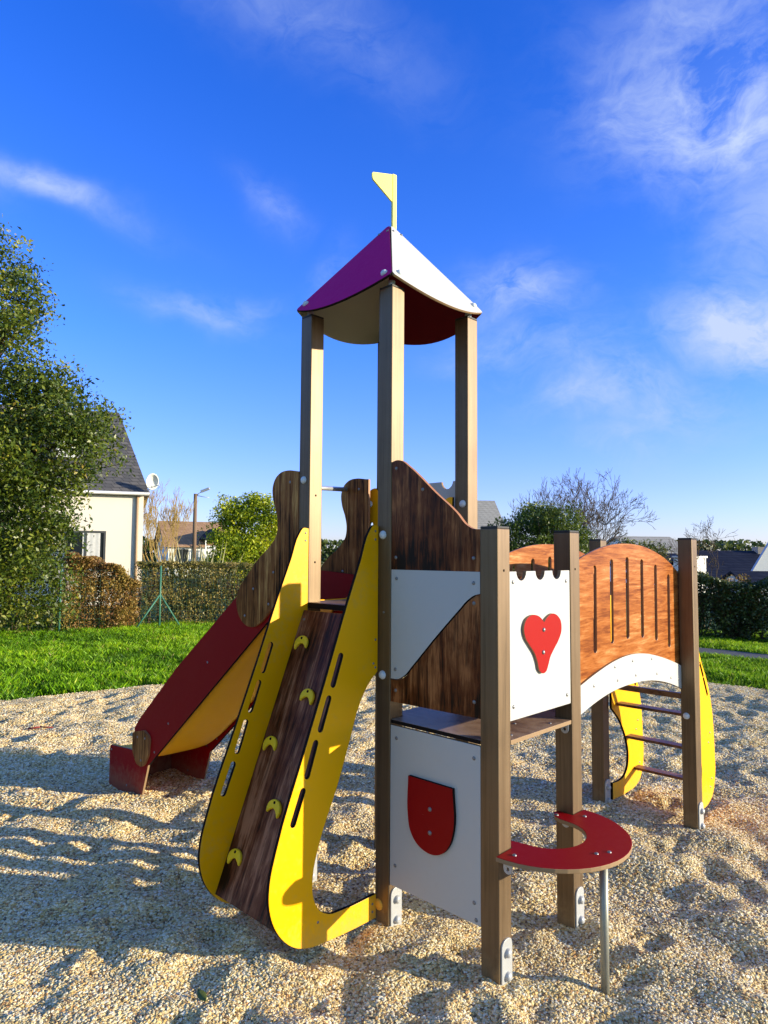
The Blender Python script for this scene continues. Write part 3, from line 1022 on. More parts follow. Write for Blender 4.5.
def scatter_tree():
    ng = bpy.data.node_groups.new('strewn_stones', 'GeometryNodeTree')
    ng.interface.new_socket('Geometry', in_out='INPUT', socket_type='NodeSocketGeometry')
    ng.interface.new_socket('Geometry', in_out='OUTPUT', socket_type='NodeSocketGeometry')
    N, L = ng.nodes, ng.links
    gi, go = N.new('NodeGroupInput'), N.new('NodeGroupOutput')
    dp = N.new('GeometryNodeDistributePointsOnFaces')
    da = N.new('GeometryNodeInputNamedAttribute')
    da.data_type = 'FLOAT'
    da.inputs['Name'].default_value = 'dens'
    sa = N.new('GeometryNodeInputNamedAttribute')
    sa.data_type = 'FLOAT'
    sa.inputs['Name'].default_value = 'sz'
    L.new(gi.outputs[0], dp.inputs['Mesh'])
    L.new(da.outputs['Attribute'], dp.inputs['Density'])
    # four knobbly stone shapes
    join = N.new('GeometryNodeGeometryToInstance')
    for k in range(4):
        ico = N.new('GeometryNodeMeshIcoSphere')
        ico.inputs['Radius'].default_value = 0.0050
        ico.inputs['Subdivisions'].default_value = 2
        pos = N.new('GeometryNodeInputPosition')
        nz = N.new('ShaderNodeTexNoise')
        nz.inputs['Scale'].default_value = 115
        nz.inputs['Detail'].default_value = 1
        off = N.new('ShaderNodeVectorMath')
        off.operation = 'ADD'
        off.inputs[1].default_value = (k * 3.1, k * 1.7, k * 0.9)
        L.new(pos.outputs[0], off.inputs[0])
        L.new(off.outputs[0], nz.inputs['Vector'])
        sub = N.new('ShaderNodeVectorMath')
        sub.operation = 'SUBTRACT'
        sub.inputs[1].default_value = (0.5, 0.5, 0.5)
        L.new(nz.outputs['Color'], sub.inputs[0])
        sc = N.new('ShaderNodeVectorMath')
        sc.operation = 'SCALE'
        sc.inputs['Scale'].default_value = 0.0085
        L.new(sub.outputs[0], sc.inputs[0])
        sp = N.new('GeometryNodeSetPosition')
        L.new(ico.outputs['Mesh'], sp.inputs['Geometry'])
        L.new(sc.outputs[0], sp.inputs['Offset'])
        tr = N.new('GeometryNodeTransform')
        tr.inputs['Scale'].default_value = ((1.25, 0.95, 0.5), (1.0, 0.85, 0.6), (1.4, 0.9, 0.45), (1.1, 1.0, 0.5))[k]
        L.new(sp.outputs[0], tr.inputs['Geometry'])
        sm = N.new('GeometryNodeSetMaterial')
        sm.inputs['Material'].default_value = M['stone']
        L.new(tr.outputs[0], sm.inputs['Geometry'])
        L.new(sm.outputs[0], join.inputs[0])
    ip = N.new('GeometryNodeInstanceOnPoints')
    ip.inputs['Pick Instance'].default_value = True
    L.new(dp.outputs['Points'], ip.inputs['Points'])
    L.new(join.outputs[0], ip.inputs['Instance'])
    rr = N.new('FunctionNodeRandomValue')
    rr.data_type = 'FLOAT_VECTOR'
    rr.inputs[0].default_value = (-0.4, -0.4, 0)
    rr.inputs[1].default_value = (0.4, 0.4, 6.283)
    L.new(rr.outputs[0], ip.inputs['Rotation'])
    rs = N.new('FunctionNodeRandomValue')
    rs.data_type = 'FLOAT'
    rs.inputs[2].default_value = 0.5
    rs.inputs[3].default_value = 1.5
    mu = N.new('ShaderNodeMath')
    mu.operation = 'MULTIPLY'
    L.new(rs.outputs[1], mu.inputs[0])
    L.new(sa.outputs['Attribute'], mu.inputs[1])
    L.new(mu.outputs[0], ip.inputs['Scale'])
    L.new(ip.outputs[0], go.inputs[0])
    return ng


md = stones.modifiers.new('strewn', 'NODES')
md.node_group = scatter_tree()


# base ground to the horizon
def ground_mat():
    m, nt, b = material('meadow_soil')
    v = nt.obj()
    n = nt.noise(0.35, 5, 0.6, v)
    n2 = nt.noise(7, 4, 0.6, v)
    c = nt.ramp(nt.math('ADD', nt.math('MULTIPLY', n, 0.6), nt.math('MULTIPLY', n2, 0.4)), [(0.3, (0.025, 0.05, 0.010)), (0.6, (0.05, 0.11, 0.015)), (0.8, (0.09, 0.15, 0.025))])
    setb(nt, b, c, 0.9, nt.bump(n2, 0.4, 0.05), spec=0.2)
    return m


M['meadow'] = ground_mat()
G = 900
ground = mesh_obj('ground', [(-G, -G, -0.10), (G, -G, -0.10), (G, G, -0.10), (-G, G, -0.10)], [(0, 1, 2, 3)], [M['meadow']])
tag(ground, 'green meadow ground reaching to the horizon', 'ground', kind='structure')

# footpath on the right
pm, nt, b = material('path_asphalt')
nn_ = nt.noise(60, 5, 0.7, nt.obj())
setb(nt, b, nt.ramp(nn_, [(0.3, (0.06, 0.06, 0.065)), (0.7, (0.13, 0.13, 0.135))]), 0.85, nt.bump(nn_, 0.4, 0.01))
pa, pb = Vector((9.6, 8.05, 0)), Vector((1.2, 18.6, 0))
pd = (pb - pa).normalized()
pn = Vector((-pd.y, pd.x, 0))
vs, fs = [], []
for i in range(41):
    q = pa.lerp(pb, i / 40) + pn * 0.10 * math.sin(i * 0.35)
    w = 0.36
    for e, z in ((w + 0.03, -0.10), (w, -0.012), (-w, -0.012), (-w - 0.03, -0.10)):
        vs.append((q.x + pn.x * -e, q.y + pn.y * -e, z))
for i in range(40):
    for k in range(3):
        p = i * 4 + k
        fs.append((p, p + 1, p + 5, p + 4))
path = mesh_obj('path', vs, fs, [pm])
tag(path, 'narrow asphalt footpath crossing the lawn on the right', 'path', kind='structure')

# ---- lawn: real blades
M['grass'] = leafmat('grass_blade', [(0.0, (0.03, 0.11, 0.003)), (0.45, (0.20, 0.43, 0.006)), (0.75, (0.40, 0.60, 0.010)), (0.93, (0.52, 0.60, 0.03)), (1.0, (0.36, 0.32, 0.10))], 0.4, 0.5, 0.3)


def grass_blades(x0, x1, y0, y1, n, hmin, hmax, test, seed):
    r = np.random.default_rng(seed)
    X = r.uniform(x0, x1, n)
    Y = r.uniform(y0, y1, n)
    k = test(X, Y)
    X, Y = X[k], Y[k]
    tuft = vnoise(X / 0.45, Y / 0.45, seed + 1) * 0.6 + vnoise(X / 0.16, Y / 0.16, seed + 2) * 0.4
    keep = r.random(len(X)) < 0.35 + 0.9 * tuft
    X, Y, tuft = X[keep], Y[keep], tuft[keep]
    n = len(X)
    H = (hmin + (hmax - hmin) * np.clip(tuft * 1.3 - 0.1, 0, 1)) * r.uniform(0.6, 1.25, n)
    W = r.uniform(0.003, 0.006, n)
    a = r.uniform(0, 2 * np.pi, n)
    l = r.uniform(0.1, 0.8, n) * H
    la = r.uniform(0, 2 * np.pi, n)
    bx, by = np.cos(a) * W, np.sin(a) * W
    lx, ly = np.cos(la) * l, np.sin(la) * l
    z0 = np.full(n, -0.07)
    V = np.stack([np.stack([X - bx, Y - by, z0], 1), np.stack([X + bx, Y + by, z0], 1),
                  np.stack([X + bx * .7 + lx * .35, Y + by * .7 + ly * .35, z0 + H * .62], 1), np.stack([X + lx, Y + ly, z0 + H], 1)], 1).reshape(-1, 3)
    i = np.arange(n) * 4
    F = np.stack([i, i + 1, i + 2, i + 3], 1)
    var = np.clip(r.normal(0.35, 0.16, n) + (tuft - 0.5) * 0.5 + (vnoise(X / 1.4, Y / 1.4, seed + 3) - 0.5) * 0.45 + (r.random(n) < 0.04) * 0.6, 0, 1)
    return V, F, np.repeat(var, 4)


def on_path(X, Y):
    d = (X - pa.x) * pn.x + (Y - pa.y) * pn.y
    return np.abs(d) < 0.42


test = lambda X, Y: (inside_dist(X, Y, GB) < 0.02 + 0.5 * (vnoise(X / 0.35, Y / 0.35, 77) - 0.6)) & ~on_path(X, Y)
parts = [grass_blades(-11.5, -0.2, 6.0, 17.5, 360000, 0.06, 0.14, test, 101), grass_blades(3.2, 11.0, 6.0, 16.0, 220000, 0.06, 0.13, test, 202), grass_blades(-0.5, 3.5, 9.4, 17.0, 40000, 0.07, 0.15, test, 303)]
Vs, Fs, As, off = [], [], [], 0
for V, F, A_ in parts:
    Vs.append(V)
    Fs.append(F + off)
    As.append(A_)
    off += len(V)
gr = np_mesh('grass', np.concatenate(Vs), np.concatenate(Fs), M['grass'], {'var': np.concatenate(As)})
tag(gr, 'bright green lawn grass growing around the gravel bed', 'grass', kind='stuff')


# ------------------------------------------------------------------ VEGETATION
def leaves(name, C, size, mat, parent=None, seed=0, flat_up=0.3, aspect=0.5, var_mu=0.5, var_sd=0.22, varr=None):
    """one small bent leaf per centre: two triangles folded along the midrib"""
    r = np.random.default_rng(seed)
    n = len(C)
    d = r.normal(size=(n, 3))
    d /= np.linalg.norm(d, axis=1)[:, None]
    up = r.normal(size=(n, 3)) + np.array([0, 0, flat_up])
    s = np.cross(d, up)
    s /= np.linalg.norm(s, axis=1)[:, None] + 1e-9
    nrm = np.cross(s, d)
    L = size * r.uniform(0.6, 1.35, n)[:, None]
    W = L * aspect * 0.5
    base = C - d * L * 0.5
    tip = C + d * L * 0.5
    l = C + s * W + nrm * L * 0.08
    rr = C - s * W + nrm * L * 0.08
    V = np.stack([base, rr, tip, l], 1).reshape(-1, 3)
    i = np.arange(n) * 4
    F = np.stack([i, i + 1, i + 2, i + 3], 1)
    v = np.clip(r.normal(var_mu, var_sd, n) if varr is None else varr + r.normal(0, 0.12, n), 0, 1)
    return np_mesh(name, V, F, mat, {'var': np.repeat(v, 4)}, parent)


def lobes_points(lobes, nclump, per, csize, seed, shell=0.55):
    """leaf clumps: clump centres spread through the outer part of ellipsoid lobes, leaves round each clump"""
    r = np.random.default_rng(seed)
    vol = np.array([(l[3] * l[4] * l[5]) ** (2 / 3) for l in lobes])
    pick = r.choice(len(lobes), nclump, p=vol / vol.sum())
    L = np.array(lobes)[pick]
    u = r.normal(size=(nclump, 3))
    u /= np.linalg.norm(u, axis=1)[:, None]
    rad = shell + (1 - shell) * r.random(nclump) ** 0.7
    rad *= 1 + 0.09 * r.normal(size=nclump)
    C = L[:, :3] + u * L[:, 3:6] * rad[:, None]
    cs = csize * r.uniform(0.5, 1.5, nclump)
    k = r.poisson(per * np.clip((cs / csize) ** 1.5, .2, 3)) + 1
    idx = np.repeat(np.arange(nclump), k)
    P = C[idx] + np.clip(r.normal(size=(len(idx), 3)), -1.45, 1.45) * cs[idx][:, None] * np.array([1, 1, 0.75])
    cv = r.normal(0.5, 0.17, nclump)
    return P, cv[idx], C


def tube_segs(segs, sides=5):
    """tapered prisms for a list of (p0, p1, r0, r1)"""
    V, F = [], []
    for p0, p1, r0, r1 in segs:
        p0, p1 = np.array(p0, float), np.array(p1, float)
        d = p1 - p0
        ln = np.linalg.norm(d)
        if ln < 1e-6:
            continue
        d /= ln
        t = np.array([0, 0, 1.0]) if abs(d[2]) < 0.9 else np.array([1.0, 0, 0])
        e1 = np.cross(d, t)
        e1 /= np.linalg.norm(e1)
        e2 = np.cross(d, e1)
        o = len(V)
        for p, r in ((p0, r0), (p1, r1)):
            for k in range(sides):
                a = 2 * math.pi * k / sides
                V.append(p + (e1 * math.cos(a) + e2 * math.sin(a)) * r)
        for k in range(sides):
            F.append((o + k, o + (k + 1) % sides, o + sides + (k + 1) % sides, o + sides + k))
    return np.array(V), np.array(F)


def branch(segs, p, d, ln, r, depth, rng, spread, up, wig=0.18, nkids=(2, 3), shrink=0.74, rmin=0.0035):
    steps = 3
    q, dd = np.array(p, float), np.array(d, float)
    rr = r
    pts = [q.copy()]
    for s in range(steps):
        dd = dd + rng.normal(size=3) * wig
        dd[2] += up * 0.25
        dd /= np.linalg.norm(dd)
        q2 = q + dd * ln / steps
        r2 = rr * 0.86
        segs.append((q, q2, rr, r2))
        q, rr = q2, r2
        pts.append(q.copy())
    if depth == 0:
        return
    for k in range(rng.integers(nkids[0], nkids[1] + 1)):
        t = rng.normal(size=3)
        t -= dd * t.dot(dd)
        t /= np.linalg.norm(t) + 1e-9
        nd = dd + t * spread * rng.uniform(0.5, 1.25)
        nd[2] += up * 0.4
        nd /= np.linalg.norm(nd)
        st = pts[-1] if k < 2 else pts[rng.integers(1, steps)]
        branch(segs, st, nd, ln * shrink * rng.uniform(0.75, 1.15), max(rmin, rr * 0.72), depth - 1, rng, spread, up, wig, nkids, shrink, rmin)


M['bark'] = flat('bark_brown', (0.085, 0.062, 0.045), 0.9, 0, 0.4, 25)
M['bark_grey'] = flat('bark_grey', (0.11, 0.080, 0.052), 0.9, 0, 0.3, 25)
M['bark_gold'] = flat('bark_golden', (0.30, 0.21, 0.07), 0.85, 0, 0.3, 25)
M['leaf_oak'] = leafmat('leaf_evergreen', [(0.0, (0.015, 0.035, 0.006)), (0.4, (0.045, 0.080, 0.009)), (0.7, (0.125, 0.165, 0.013)), (0.92, (0.25, 0.255, 0.025)), (1.0, (0.34, 0.26, 0.05))], 0.25, 0.42, 0.45)
M['leaf_hedge'] = leafmat('leaf_hedge_dark', [(0.0, (0.014, 0.028, 0.007)), (0.5, (0.07, 0.10, 0.018)), (0.8, (0.17, 0.18, 0.03)), (1.0, (0.28, 0.22, 0.08))], 0.2)
M['leaf_beech'] = leafmat('leaf_beech_brown', [(0.0, (0.03, 0.02, 0.008)), (0.3, (0.10, 0.11, 0.02)), (0.55, (0.19, 0.165, 0.04)), (0.8, (0.32, 0.235, 0.07)), (1.0, (0.48, 0.37, 0.15))], 0.3)
M['leaf_rust'] = leafmat('leaf_rust', [(0.0, (0.05, 0.03, 0.015)), (0.2, (0.09, 0.10, 0.02)), (0.4, (0.20, 0.085, 0.035)), (0.7, (0.34, 0.21, 0.055)), (1.0, (0.50, 0.38, 0.10))], 0.3)
M['leaf_lime'] = leafmat('leaf_yellow_green', [(0.0, (0.05, 0.10, 0.006)), (0.35, (0.24, 0.34, 0.012)), (0.7, (0.52, 0.56, 0.020)), (1.0, (0.65, 0.60, 0.04))], 0.42)
M['leaf_laurel'] = leafmat('leaf_laurel', [(0.0, (0.010, 0.024, 0.008)), (0.5, (0.05, 0.10, 0.014)), (0.8, (0.15, 0.20, 0.025)), (1.0, (0.30, 0.30, 0.05))], 0.3)
M['leaf_shade'] = leafmat('leaf_dark_hedge', [(0.0, (0.012, 0.020, 0.008)), (0.45, (0.045, 0.070, 0.016)), (0.8, (0.13, 0.14, 0.03)), (1.0, (0.24, 0.10, 0.04))], 0.15)
M['leaf_blade'] = leafmat('leaf_sword', [(0.0, (0.10, 0.12, 0.05)), (0.5, (0.34, 0.33, 0.18)), (1.0, (0.55, 0.50, 0.30))], 0.15)


def stems(name, base, tips, mat, parent, r0=0.05, seed=0):
    rng = np.random.default_rng(seed)
    segs = []
    for t in tips:
        p = np.array(base, float) + rng.normal(size=3) * np.array([0.08, 0.08, 0])
        p[2] = base[2]
        t = np.array(t, float)
        mid = (p + t) / 2 + rng.normal(size=3) * 0.12 * np.linalg.norm(t - p) * np.array([1, 1, .3])
        segs.append((p, mid, r0, r0 * 0.62))
        segs.append((mid, t, r0 * 0.62, r0 * 0.2))
    V, F = tube_segs(segs)
    return np_mesh(name, V, F, mat, parent=parent)


# big evergreen tree on the left
tx, ty = -8.2, 13.6
t = empty('evergreen_tree', (tx, ty, -0.10))
tag(t, 'tall dense evergreen tree with glossy leaves at the left edge', 'tree')
lob = []
for (px, py, rx, rz) in ((14, 252, 9, 20), (8, 280, 24, 22), (-8, 310, 40, 36), (8, 350, 44, 38), (28, 395, 44, 40), (72, 418, 42, 32), (94, 422, 22, 22), (-20, 420, 80, 70), (45, 460, 55, 46), (88, 455, 34, 34), (15, 520, 56, 56), (55, 512, 34, 40), (-40, 520, 80, 80), (10, 580, 50, 40), (-45, 350, 50, 60), (25, 300, 16, 22), (55, 380, 22, 20)):
    c = at(px, py, ty)
    k = ty / FPX
    lob.append((c.x - tx, (random.uniform(-0.5, 0.4)), c.z + 0.05, rx * k, max(0.8, rx * k) * 1.0, rz * k))
P, cv, CC = lobes_points(lob, 860, 80, 0.19, 31, 0.55)
leaves('crown', P, 0.09, M['leaf_oak'], t, 32, varr=cv, aspect=0.45)
rg = np.random.default_rng(33)
segs = [((0, 0, 0), (0.05, 0, 1.6), 0.19, 0.16), ((0.05, 0, 1.6), (0.2, 0, 3.4), 0.16, 0.11), ((0.2, 0, 3.4), (0.35, 0, 6.6), 0.11, 0.03)]
for c in CC[rg.choice(len(CC), 90, replace=False)]:
    z = min(6.0, max(0.9, c[2] - 0.8))
    p0 = np.array([0.05 + 0.045 * z, 0, z])
    mid = (p0 + c) / 2 + np.array([0, 0, 0.15])
    segs += [(p0, mid, 0.035, 0.022), (mid, c, 0.022, 0.006)]
V, F = tube_segs(segs, 6)
np_mesh('trunk', V, F, M['bark'], parent=t)


def hedge(name, label, path_pts, height, width, n, size, mat, seed, top_var=0.12, group=None, varf=None, stem_mat=None, mu=0.5, ground_gap=0.02, cat='hedge', hprof=None):
    """clipped or loose hedge: leaves thickest near its faces, stems inside"""
    r = np.random.default_rng(seed)
    P0 = np.array(path_pts, float)
    e = empty(name, (P0[0][0], P0[0][1], -0.10))
    tag(e, label, cat, group)
    org = np.array([P0[0][0], P0[0][1], -0.05])
    sl = np.linalg.norm(np.diff(P0, axis=0), axis=1)
    cum = np.concatenate([[0], np.cumsum(sl)])
    s = r.uniform(0, cum[-1], n)
    px = np.interp(s, cum, P0[:, 0])
    py = np.interp(s, cum, P0[:, 1])
    k = np.clip(np.searchsorted(cum, s) - 1, 0, len(sl) - 1)
    dx = (P0[k + 1, 0] - P0[k, 0]) / sl[k]
    dy = (P0[k + 1, 1] - P0[k, 1]) / sl[k]
    hh = height * (1 + top_var * (vnoise(s / 0.8, s * 0 + 0.5, seed) - 0.5) * 2 + 0.5 * top_var * (vnoise(s / 0.25, s * 0 + 3.5, seed + 1) - 0.5) * 2)
    if hprof:
        hh = hh * np.interp(s / cum[-1], hprof[0], hprof[1])
    w = r.beta(0.65, 0.65, n) * 2 - 1
    z = r.random(n) ** 0.85
    top = r.random(n) < 0.25
    z = np.where(top, 1 - np.abs(r.normal(0, 0.05, n)), z)
    w = np.where(top, r.uniform(-1, 1, n), w)
    bul = 1 + 0.25 * (vnoise(s / 0.5, z * 3, seed + 5) - 0.5) * 2
    off = w * width / 2 * bul
    X = px - dy * off + r.normal(0, 0.03, n) - org[0]
    Y = py + dx * off + r.normal(0, 0.03, n) - org[1]
    Zz = ground_gap + z * hh
    cl = vnoise(s / 0.22 + 10, z * hh / 0.22, seed + 8)
    keepp = r.random(n) < 0.25 + 1.15 * cl
    vv = np.clip(mu + (cl - 0.5) * 0.5 + (vnoise(s / 1.1, z, seed + 9) - 0.5) * 0.5, 0, 1)
    if varf:
        vv = varf(s, z, vv)
    leaves('foliage', np.stack([X, Y, Zz], 1)[keepp], size, mat, e, seed + 2, varr=vv[keepp], aspect=0.6)
    segs = []
    ns = int(cum[-1] * 7)
    for i in range(ns):
        ss = r.uniform(0, cum[-1])
        bx, by = np.interp(ss, cum, P0[:, 0]) - org[0], np.interp(ss, cum, P0[:, 1]) - org[1]
        p = np.array([bx, by, 0]) + r.normal(size=3) * [0.1, 0.1, 0]
        q = p + np.array([r.normal(0, .1), r.normal(0, .1), height * r.uniform(0.3, 0.5)])
        segs.append((p, q, 0.018, 0.012))
        for _ in range(5):
            q2 = q + np.array([r.normal(0, .22), r.normal(0, .2), height * r.uniform(0.2, 0.56)])
            segs.append((q, q2, 0.010, 0.003))
    V, F = tube_segs(segs, 4)
    np_mesh('stems', V, F, stem_mat or M['bark'], parent=e)
    return e


def xz(px, Y):
    return (at(px, 560, Y).x, Y)


hedge('evergreen_hedge', 'dark green leafy hedge below the tall evergreen tree, plus an unseen tall run added to darken the left', [(-12.6, -2.0), (-12.8, 9.0), (-12.2, 13.2), xz(-120, 14.6), xz(20, 15.0), xz(66, 15.4)], 2.25, 1.2, 130000, 0.078, M['leaf_hedge'], 41, 0.22, mu=0.5, hprof=((0, 0.62, 0.76, 1), (2.5, 2.4, 1.0, 1.0)))  # tall unseen left run is added to darken left-facing faces and reflections
hedge('rust_shrub', 'rusty brown leafy shrub in front of the white house wall', [xz(70, 15.7), xz(100, 15.8), xz(136, 16.2)], 1.5, 0.95, 34000, 0.052, M['leaf_rust'], 42, 0.48, mu=0.6, cat='shrub')
hedge('beech_hedge', 'clipped brown beech hedge behind the slide', [xz(138, 16.6), xz(210, 17.3), xz(300, 18.0), xz(420, 18.8), xz(520, 19.4)], 1.62, 0.9, 64000, 0.055, M['leaf_beech'], 43, 0.07, mu=0.42)


# small loose bush with bare twigs between shrub and hedge
def bare_tree(name, label, base, height, r0, depth, mat, seed, spread=0.55, up=0.25, nstem=1, lean=(0, 0), nk=(2, 3), shrink=0.74, first=0.30, cat='tree'):
    rng = np.random.default_rng(seed)
    e = empty(name, base)
    tag(e, label, cat)
    segs = []
    for s in range(nstem):
        d = np.array([rng.normal(0, 0.25 if nstem > 1 else 0.04) + lean[0], rng.normal(0, 0.25 if nstem > 1 else 0.04) + lean[1], 1.0])
        d /= np.linalg.norm(d)
        branch(segs, (rng.normal(0, .1) * (nstem > 1), rng.normal(0, .1) * (nstem > 1), 0), d, height * first, r0 * (1 if nstem == 1 else 0.6), depth, rng, spread, up, 0.14, nk, shrink, 0.00025 * base[1])
    k = len(segs)
    thick = [s for s in segs if s[2] > r0 * 0.3]
    thin = [s for s in segs if s[2] <= r0 * 0.3]
    V, F = tube_segs(thick, 6)
    np_mesh('trunk', V, F, mat, parent=e)
    V, F = tube_segs(thin, 4)
    np_mesh('twigs', V, F, mat, parent=e)
    return e


g = at(163, 560, 26)
bare_tree('golden_tree', 'leafless tree with golden bark beside the white house', (g.x, 26, -0.10), 4.1, 0.09, 6, M['bark_gold'], 51, 0.36, 0.45, 6, (0.06, 0), shrink=0.76)


def bush(name, label, px, py, rx, rz, Y, nclump, per, csz, lsize, mat, seed, extra=(), cat='bush', mu=None):
    c = at(px, py, Y)
    k = Y / FPX
    e = empty(name, (c.x, Y, -0.10))
    tag(e, label, cat)
    lob = [(0, 0, c.z + 0.05, rx * k, rx * k * 0.8, rz * k)]
    for (qx, qy, sx, sz) in extra:
        q = at(qx, qy, Y)
        lob.append((q.x - c.x, random.uniform(-.3, .3), q.z + 0.05, sx * k, sx * k * 0.9, sz * k))
    P, cv, CC = lobes_points(lob, nclump, per, csz, seed, 0.5)
    ok = P[:, 2] > 0.03
    leaves('crown', P[ok], lsize, mat, e, seed + 1, varr=cv[ok], aspect=0.42)
    rg = np.random.default_rng(seed + 2)
    stems('trunk', (0, 0, 0), CC[rg.choice(len(CC), 30, replace=False)], M['bark'], e, 0.05, seed + 3)
    return e


bush('lime_bush', 'rounded yellow-green evergreen bush behind the beech hedge', 247, 540, 34, 40, 21, 560, 44, 0.14, 0.095, M['leaf_lime'], 61,
     ((225, 540, 20, 30), (262, 522, 22, 26), (275, 540, 18, 30), (240, 512, 20, 18), (228, 500, 9, 12), (256, 500, 14, 10), (284, 518, 12, 18), (250, 560, 40, 30)), 'bush')
bush('laurel_bush', 'dark green laurel bush behind the heart panel', 540, 545, 44, 38, 22, 660, 42, 0.15, 0.10, M['leaf_laurel'], 65,
     ((505, 535, 20, 22), (560, 530, 26, 26), (540, 518, 26, 16), (580, 550, 12, 24), (520, 580, 40, 40)), 'bush')

# sword-leaved plants behind the hedge
rg = np.random.default_rng(71)
sword = None
sw_lab = ['sword-leaved plant at the left end of the row behind the beech hedge', 'sword-leaved plant directly below the wooden street lamp pole', 'sword-leaved plant next to the yellow-green bush']
for i, (px, Y) in enumerate(((176, 19.0), (194, 19.2), (212, 19.0))):
    V, F, A_ = [], [], []
    for k in range(46):
        a = rg.uniform(0, 2 * math.pi)
        tl = rg.uniform(0.05, 0.75)
        L = rg.uniform(1.55, 2.5) * (1 - 0.25 * tl)
        d = np.array([math.cos(a) * tl, math.sin(a) * tl, 1.0])
        d /= np.linalg.norm(d)
        sde = np.array([-math.sin(a), math.cos(a), 0]) * 0.035
        b0 = np.array([math.cos(a), math.sin(a), 0]) * 0.08
        o_ = len(V)
        m_ = b0 + d * L * 0.6
        tp = b0 + d * L + np.array([math.cos(a), math.sin(a), -0.4]) * 0.12 * tl
        V += [b0 - sde, b0 + sde, m_ + sde * 0.8, m_ - sde * 0.8, tp]
        F += [(o_, o_ + 1, o_ + 2, o_ + 3), (o_ + 3, o_ + 2, o_ + 4, o_ + 4)]
        A_ += [rg.uniform(0, 1)] * 5
    c = at(px, 560, Y)
    e = mesh_obj('sword_plant', V, [f if f[2] != f[3] else f[:3] for f in F], [M['leaf_blade']], loc=(c.x, Y, -0.10))
    at_ = e.data.attributes.new('var', 'FLOAT', 'POINT')
    at_.data.foreach_set('value', np.array(A_, dtype=np.float32))
    tag(e, sw_lab[i], 'plant', 'sword plants behind the hedge')

# bare trees on the right
g = at(600, 560, 30)
bare_tree('bare_tree', 'wide leafless tree standing behind the arched bridge', (g.x, 30, -0.10), 4.9, 0.11, 7, M['bark_grey'], 88, 0.52, 0.14, 4, nk=(2, 3), shrink=0.78, first=0.29)
g = at(548, 560, 32)
bare_tree('bare_tree', 'leafless tree with thin pale twigs rising out of the laurel bush', (g.x, 32, -0.10), 4.8, 0.06, 6, M['bark_grey'], 84, 0.42, 0.25, 3, nk=(2, 3), shrink=0.76, first=0.31)
g = at(704, 600, 17)
bare_tree('bare_tree', 'small leafless tree with drooping twigs next to the end post of the bridge', (g.x, 17, -0.10), 3.5, 0.04, 6, M['bark_grey'], 87, 0.65, 0.04, 2, nk=(2, 3), first=0.27)
bush('conifer_bush', 'low olive conifer bush under the wide leafless tree', 636, 549, 26, 10, 31, 160, 24, 0.16, 0.14, M['leaf_hedge'], 91, ((625, 560, 18, 16), (648, 556, 20, 14)), 'bush')

# dark hedge on the right
hedge('garden_hedge', 'dark green garden hedge beyond the footpath', [xz(640, 15.6), xz(700, 14.6), xz(780, 14.2), xz(900, 13.6)], 1.42, 0.9, 40000, 0.06, M['leaf_shade'], 95, 0.16, mu=0.42)
bush('red_tipped_shrub', 'loose shrub with reddish tips standing over the dark hedge', 738, 592, 22, 22, 14.6, 130, 24, 0.07, 0.07, M['leaf_rust'], 97, ((718, 600, 16, 20), (750, 604, 18, 18)), 'shrub')

# far-off wood closing the horizon
rg = np.random.default_rng(140)
n_ = 26000
fx = rg.uniform(-75, 80, n_)
fh = 2.2 + 2.6 * vnoise(fx / 9.0, fx * 0 + 2.5, 141) + 1.0 * vnoise(fx / 2.5, fx * 0 + 7.5, 142)
fz = -0.1 + fh * rg.random(n_) ** 0.8
fw = leaves('far_wood', np.stack([fx, 95 + rg.normal(0, 2.5, n_), fz], 1), 0.55, M['leaf_hedge'], None, 143, varr=np.clip(0.4 + 0.3 * (vnoise(fx / 3.0, fz / 1.5, 144) - 0.5), 0, 1), aspect=0.8)
tag(fw, 'low far-off wood along the horizon', 'wood', kind='stuff')

# ------------------------------------------------------------------ FENCE
M['green_paint'] = flat('green_coated_steel', (0.05, 0.17, 0.12), 0.5)
fr = empty('wire_fence', (at(60, 600, 15.0).x, 15.0, -0.10))
tag(fr, 'thin green wire fence with braced post along the lawn', 'fence')
f0 = Vector((fr.location.x, 15.0))
f1 = Vector((at(160, 600, 16.1).x, 16.1))
f2 = Vector((at(263, 600, 17.0).x, 17.0))
fm = Vector((at(112, 600, 15.6).x, 15.6))
fp = [Vector((at(-60, 600, 14.2).x, 14.2)), f0, f1, f2]
for q, hgt in ((f0, 1.68), (f1, 1.52), (f2, 1.45)):
    cyl('fence_post', (q.x - f0.x, q.y - f0.y, 0), (q.x - f0.x, q.y - f0.y, hgt), 0.024, M['green_paint'], fr, 10)
for dx in (-0.46, 0.42):
    cyl('brace', (f1.x - f0.x, f1.y - f0.y, 0.85), (f1.x - f0.x + dx, f1.y - f0.y + dx * 0.8, 0.02), 0.020, M['green_paint'], fr, 8)
segs = []
for i in range(3):
    a, b_ = fp[i] - f0, fp[i + 1] - f0
    n_ = int((b_ - a).length / 0.10)
    for z in np.arange(0.1, 1.45, 0.12):
        segs.append(((a.x, a.y, z), (b_.x, b_.y, z), 0.0016, 0.0016))
    for k in range(n_):
        q = a.lerp(b_, k / n_)
        segs.append(((q.x, q.y, 0.05), (q.x, q.y, 1.42), 0.0014, 0.0014))
V, F = tube_segs(segs, 3)
np_mesh('wire_mesh', V, F, M['green_paint'], parent=fr)


